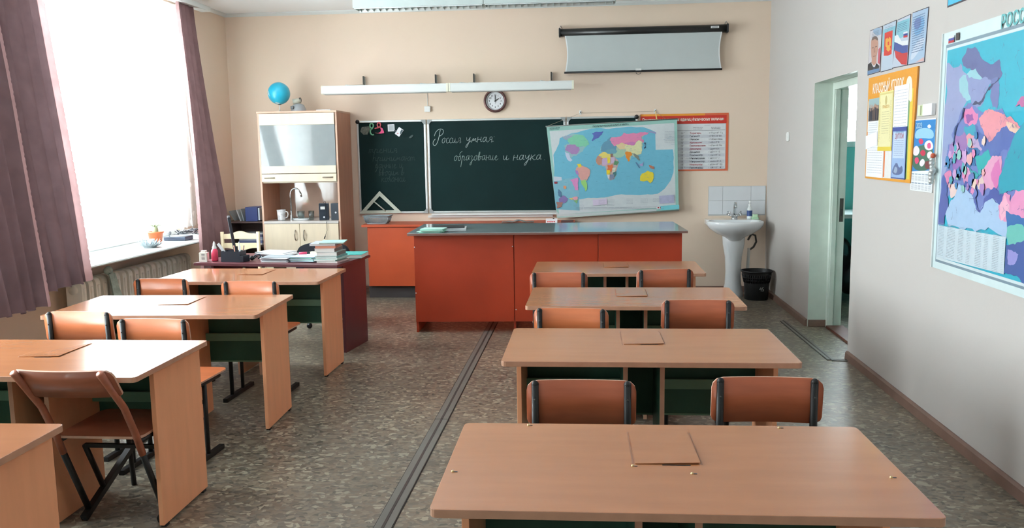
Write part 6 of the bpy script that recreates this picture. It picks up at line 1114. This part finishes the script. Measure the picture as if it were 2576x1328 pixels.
# stack of books at the right end
bx, by = onT(1.085, .16); zz = zt_
stack = [('thin pale pink exercise book at the bottom of the right book stack', (222, 200, 196), .012, .175, .01, .0), ('mint green book, second from the bottom of the right book stack', (150, 196, 188), .013, .18, -.01, .02), ('pale mint book, third from the bottom of the right stack', (186, 220, 212), .012, .185, .01, -.03), ('turquoise book under the thick pale volume in the right stack', (116, 176, 176), .014, .18, .0, .03), ('thick pale volume in the middle of the right book stack', (200, 218, 214), .030, .165, .0, .10), ('thick white book above the pale volume in the right stack', (216, 220, 226), .028, .16, -.02, .14), ('salmon coloured book near the top of the right stack', (206, 140, 116), .020, .16, -.02, .20), ('blue grey papers under the top mint book of the right stack', (170, 176, 196), .016, .20, -.045, .22), ('mint green book on top of the right stack', (158, 206, 198), .008, .19, .02, .28)]
for k, (lab, c, h, wd_, dx, a) in enumerate(stack):
    t = thing('book', lab, 'book', (bx+dx, by+.06, zz), rzT+a, 'books stacked on the right of the teacher desk'); cm = M('book_%d' % k, c, .45)
    pg = M('page_block', (226, 226, 222), .7)
    MB().box((-wd_/2, -.11, 0), (wd_/2, .11, .0018), cm).box((-wd_/2, -.11, h-.0018), (wd_/2, .11, h), cm).box((wd_/2-.0015, -.11, .0018), (wd_/2, .11, h-.0018), M('grey_spine', (120, 118, 116), .5) if h > .025 else cm).build('cover', t)
    MB().box((-wd_/2+.002, -.108, .002), (wd_/2-.0018, .108, h-.002), pg if k != 6 else cm).build('pages', t); zz += h+.0006
x, y = onT(1.13, .52); t = thing('book', 'turquoise hardback lying at the far right corner of the teacher desk', 'book', (x, y, zt_), rzT+.15); MB().box((-.10, -.12, 0), (.10, .12, .002), M('turquoise_cover', (66, 166, 160), .4)).box((-.10, -.12, .028), (.10, .12, .030), M('turquoise_cover', (66, 166, 160), .4)).box((-.10, -.12, .002), (-.098, .12, .028), M('turquoise_cover', (66, 166, 160), .4)).build('cover', t); MB().box((-.097, -.118, .0022), (.098, .118, .0278), M('page_block', (226, 226, 222), .7)).build('pages', t)
x, y = onT(.865, .22); sheets(x, y, zt_, .20, .19, 8, [bluegrey, pblue, mint2, bluegrey, pw2, mint], 'pile of blue and mint exercise books left of the tall book stack', 'exercise books', rzT, .006, .012, seed=8, part='exercise_book')
x, y = onT(.84, .23); t = thing('marker', 'pink highlighter lying on the exercise book pile', 'marker', (x, y-.03, zt_+.062), .4); MB().tube([(-.03, 0, 0), (.03, 0, 0)], .010, M('pink_marker', (222, 70, 110), .4), 10).tube([(.03, 0, 0), (.055, 0, 0)], .008, black, 10).build('barrel', t)
x, y = onT(.86, .47); sheets(x, y, zt_, .24, .20, 5, [yel, pw2, paper, pw2], 'pile with a pale yellow sheet on top behind the exercise books', 'paper', rzT+.1, .006, .015, seed=10)
x, y = onT(.635, .20); sheets(x, y, zt_, .22, .19, 7, [pw2, paper, M('grey_folder', (150, 156, 162), .5), paper], 'white paper pile in the middle of the teacher desk', 'paper', rzT+.05, .006, .02, seed=12)
x, y = onT(.465, .485); sheets(x, y, zt_, .28, .19, 6, [paper, pw2], 'large white sheets spread behind the pen organizer', 'paper', rzT-.2, .007, .03, seed=14)
# crumpled cable and things beside the organizer
x, y = onT(.452, .20); t = thing('headset', 'tangled dark headset with cable beside the paper pile', 'headset', (x-.01, y, zt_)); t.scale = (.85, .85, .85); b = MB(); rnd = random.Random(6)
pts = [(-.05+.012*k+rnd.uniform(-.01, .01), .03*math.sin(k*1.7), .014+.022*abs(math.sin(k*1.1))) for k in range(10)]; b.tube(pts, .006, black, 7); b.tube([(-.05, 0, .01), (-.02, .01, .05), (.03, .0, .055), (.06, -.01, .012)], .008, M('dark_blue_plastic', (34, 38, 56), .4), 8); b.build('band', t); MB().sphere(.022, (.06, -.01, .022), black, 12, 8).sphere(.022, (-.05, 0, .022), black, 12, 8).build('ear_pad', t)
# organizer
x, y = onT(.20, .07); t = thing('pen_organizer', 'black desk organizer full of pens at the left end of the teacher desk', 'organizer', (x, y, zt_), rzT); om = M('black_organizer', (26, 32, 44), .4)
b = MB(); w2, d2, h2 = .165, .10, .085
for q in ((( 0, 0, 0), (w2, .003, h2)), ((0, d2-.003, 0), (w2, d2, h2)), ((0, .003, 0), (.003, d2-.003, h2)), ((w2-.003, .003, 0), (w2, d2-.003, h2)), ((.003, .003, 0), (w2-.003, d2-.003, .003)), ((.10, .003, .003), (.103, d2-.003, h2-.005))): b.box(q[0], q[1], om)
b.build('box', t); MB().box((w2+.001, .0, 0), (w2+.03, d2, .05), om, .003).build('side_tray', t)
for k, (px, py, tx, h_, c, lab) in enumerate(((.115, .03, -.1, .125, (236, 150, 120), 'orange pen in the organizer'), (.13, .06, .08, .115, (230, 232, 236), 'short white pen in the organizer'), (.148, .03, .0, .155, (210, 214, 220), 'tallest silver pen at the right of the organizer'), (.14, .08, .16, .12, (120, 40, 60), 'dark red pen in the organizer'))):
    p_ = t.matrix_basis @ Vector((px, py, .0045)); o = MB().tube([(0, 0, 0), (tx*h_, 0, h_)], .0038, M('pen_%d' % k, c, .4), 8).build('pen'); o.location = p_; tag(o, lab, 'pen', 'pens in the black organizer')
p_ = t.matrix_basis @ Vector((.055, .05, .004)); o = MB().box((-.012, -.001, 0), (.012, .001, .17), M('clear_ruler', (206, 208, 210), .3), 0, Matrix.Rotation(-.62, 4, 'Y')).build('ruler'); o.location = p_; tag(o, 'clear plastic ruler leaning out of the organizer', 'ruler')
p_ = t.matrix_basis @ Vector((-.025, .16, 0)); 
t2 = thing('upright_monitor', 'tall thin dark screen seen edge-on behind the pen organizer', 'monitor', (onT(.165, .36)[0], onT(.165, .36)[1], zt_), 0.42)
dk = M('dark_monitor_shell', (44, 50, 60), .4)
MB().box((-.014, -.10, .04), (.010, .12, .345), dk, .006, Matrix.Rotation(-.13, 4, 'Y')).build('screen', t2); MB().box((-.05, -.05, 0), (.05, .09, .010), dk, .003).box((-.012, .0, .010), (.012, .04, .09), dk).build('stand', t2)
x, y = onT(.115, .12); t = thing('glue_bottle', 'pink glue bottle with a white nozzle beside the organizer', 'bottle', (x, y, zt_)); MB().lathe([(.0001, 0), (.024, .001), (.026, .01), (.026, .085), (.016, .10)], M('pink_glue', (226, 70, 100), .35), 18).build('bottle', t); MB().lathe([(.017, .10), (.017, .112), (.011, .122), (.010, .138), (.003, .158), (.0001, .159)], plastic_w, 14).build('nozzle', t)
x, y = onT(.06, .045); t = thing('card_box', 'small white card box with grey bars at the left end of the teacher desk', 'box', (x, y, zt_), rzT+.15); MB().box((-.035, 0, 0), (.028, .045, .075), M('cream_card', (222, 216, 206), .6), .002).build('box', t)
pr = Print()
for k in range(5): pr.rect(-.015, .018+.010*k, .012, .022+.010*k, (110, 108, 108), 1)
pr.build('print', t, ink, (0, -.0004, 0)); MB().box((-.022, .008, .0755), (.014, .04, .090), M('cream_card', (222, 216, 206), .6)).build('insert', t)
# ------------------------------------------------------------------ on the window sill
zs = .7896
t = thing('potted_plant', 'small cactus in an orange pot on the window sill', 'potted plant', (-3.86, 7.26, zs)); pm = M('orange_pot_plastic', (216, 112, 66), .4)
MB().lathe([(.0001, 0), (.050, 0), (.062, .09), (.070, .092), (.072, .105), (.064, .106), (.060, .09), (.0001, .088)], pm, 24).build('pot', t)
MB().lathe([(.0001, .091), (.058, .091)], M('soil', (84, 66, 52), .9), 20).build('soil', t); cm = M('grey_green_cactus', (150, 166, 128), .6, var=.12)
MB().lathe([(.022, .09), (.026, .11), (.024, .135), (.018, .15), (.0001, .155)], cm, 14).build('stem', t)
for a in (.3, 1.9, 3.6, 5.0): MB().tube([(0, 0, .14), (.03*math.cos(a), .03*math.sin(a), .165), (.06*math.cos(a), .06*math.sin(a), .155)], [.008, .007, .002], cm, 6).build('leaf', t)
t = thing('petal_bowl', 'openwork white bowl with pointed petals on the window sill', 'bowl', (-3.74, 6.93, zs)); bw = M('white_petal_plastic', (168, 176, 180), .35)
MB().lathe([(.0001, 0), (.05, 0), (.055, .006), (.0001, .006)], bw, 20).build('base', t); pet = None
for ring_, (n_, r0, r1, z1, wd_) in enumerate(((16, .045, .115, .055, .017), (12, .04, .085, .07, .015))):
    for k in range(n_):
        a = 2*PI*k/n_+ring_*.2; 
        if k == 0:
            pet = MB().mesh([(r0, -wd_*.5, .004), (r0, wd_*.5, .004), ((r0+r1)/2, wd_, z1*.35), (r1, 0, z1), ((r0+r1)/2, -wd_, z1*.35), (r0, -wd_*.5, .0065), (r0, wd_*.5, .0065), ((r0+r1)/2-.002, wd_, z1*.35+.003), ((r0+r1)/2-.002, -wd_, z1*.35+.003)], [(0, 1, 2, 3, 4), (5, 8, 3, 7, 6), (0, 5, 6, 1), (1, 6, 7, 2), (2, 7, 3), (4, 3, 8), (0, 4, 8, 5)], bw).build('petal', t); o = pet
        else: o = pet.copy(); C.objects.link(o); o.parent = t
        o.rotation_euler = (0, 0, a)
t = thing('cup', 'small white cup with a grey figure standing in the petal bowl', 'cup', (-3.735, 6.945, zs+.0068)); MB().lathe([(.0001, 0), (.022, 0), (.030, .062), (.028, .062), (.020, .003), (.0001, .003)], ceramic, 18).build('body', t)
t = thing('router_box', 'dark flat box on the far end of the window sill', 'device', (-3.80, 7.50, zs)); MB().box((-.09, -.05, 0), (.12, .11, .038), M('dark_blue_grey_plastic', (64, 74, 92), .4), .008).build('case', t)
t = thing('cable_tangle', 'tangle of grey and black cables at the far end of the window sill', 'cables', (-3.70, 7.52, zs+.0385)); rnd = random.Random(9)
for k, c in enumerate(((40, 42, 46), (150, 152, 156), (60, 62, 68), (196, 198, 200), (34, 36, 40))):
    pts = []
    for j in range(22):
        a = j*.9+k; pts.append((.055*math.cos(a)*(1+.3*rnd.random())+rnd.uniform(-.015, .015), .07*math.sin(a*1.1)*(1+.3*rnd.random()), .012+.05*abs(math.sin(j*.5+k))*rnd.random()+.008))
    MB().tube(pts, .0035, M('cable_%d' % k, c, .5), 6).build('cable', t)
MB().sphere(.02, (-.13, -.07, .035), M('silver_lens', (150, 152, 156), .3, .6), 12, 8).tube([(-.13, -.07, .0), (-.13, -.07, .03)], .006, M('silver_lens', (150, 152, 156), .3, .6), 8).build('webcam', t)
MB().tube([(.05, .05, .02), (.11, .10, .0), (.135, .14, -.034), (.14, .16, -.036)], .003, black, 6).build('trailing_cable', t)
# ------------------------------------------------------------------ side room furniture glimpsed through the doorway
t = thing('side_room_table', 'white topped table with dark bags beneath, seen through the doorway', 'table', (2.9, 8.9, 0)); MB().box((-.6, -.35, .86), (1.2, .35, .90), white, .004).build('tabletop', t)
for x in (-.58, 1.16): MB().box((x, -.33, 0), (x+.03, .33, .86), black).build('side_panel', t)
b = MB(); rnd = random.Random(12)
for k in range(9): b.sphere(.16, (-.45+.17*k, rnd.uniform(-.25, -.1), .16+rnd.uniform(0, .5)), M('black_bag_plastic', (18, 20, 24), .25, bump=.6, bscale=14), 12, 8, sz=1.1)
tag(b.build('dark_bags'), 'crinkled black bags under the side room table', 'bag').location = (2.9, 8.9, .02)
tag(MB().sphere(.06, (2.66, 8.72, .80), M('grey_bundle', (150, 158, 160), .6), 12, 8).build('grey_bundle'), 'small grey bundle hanging under the side room table edge', 'bundle')
bpy.context.view_layer.update()
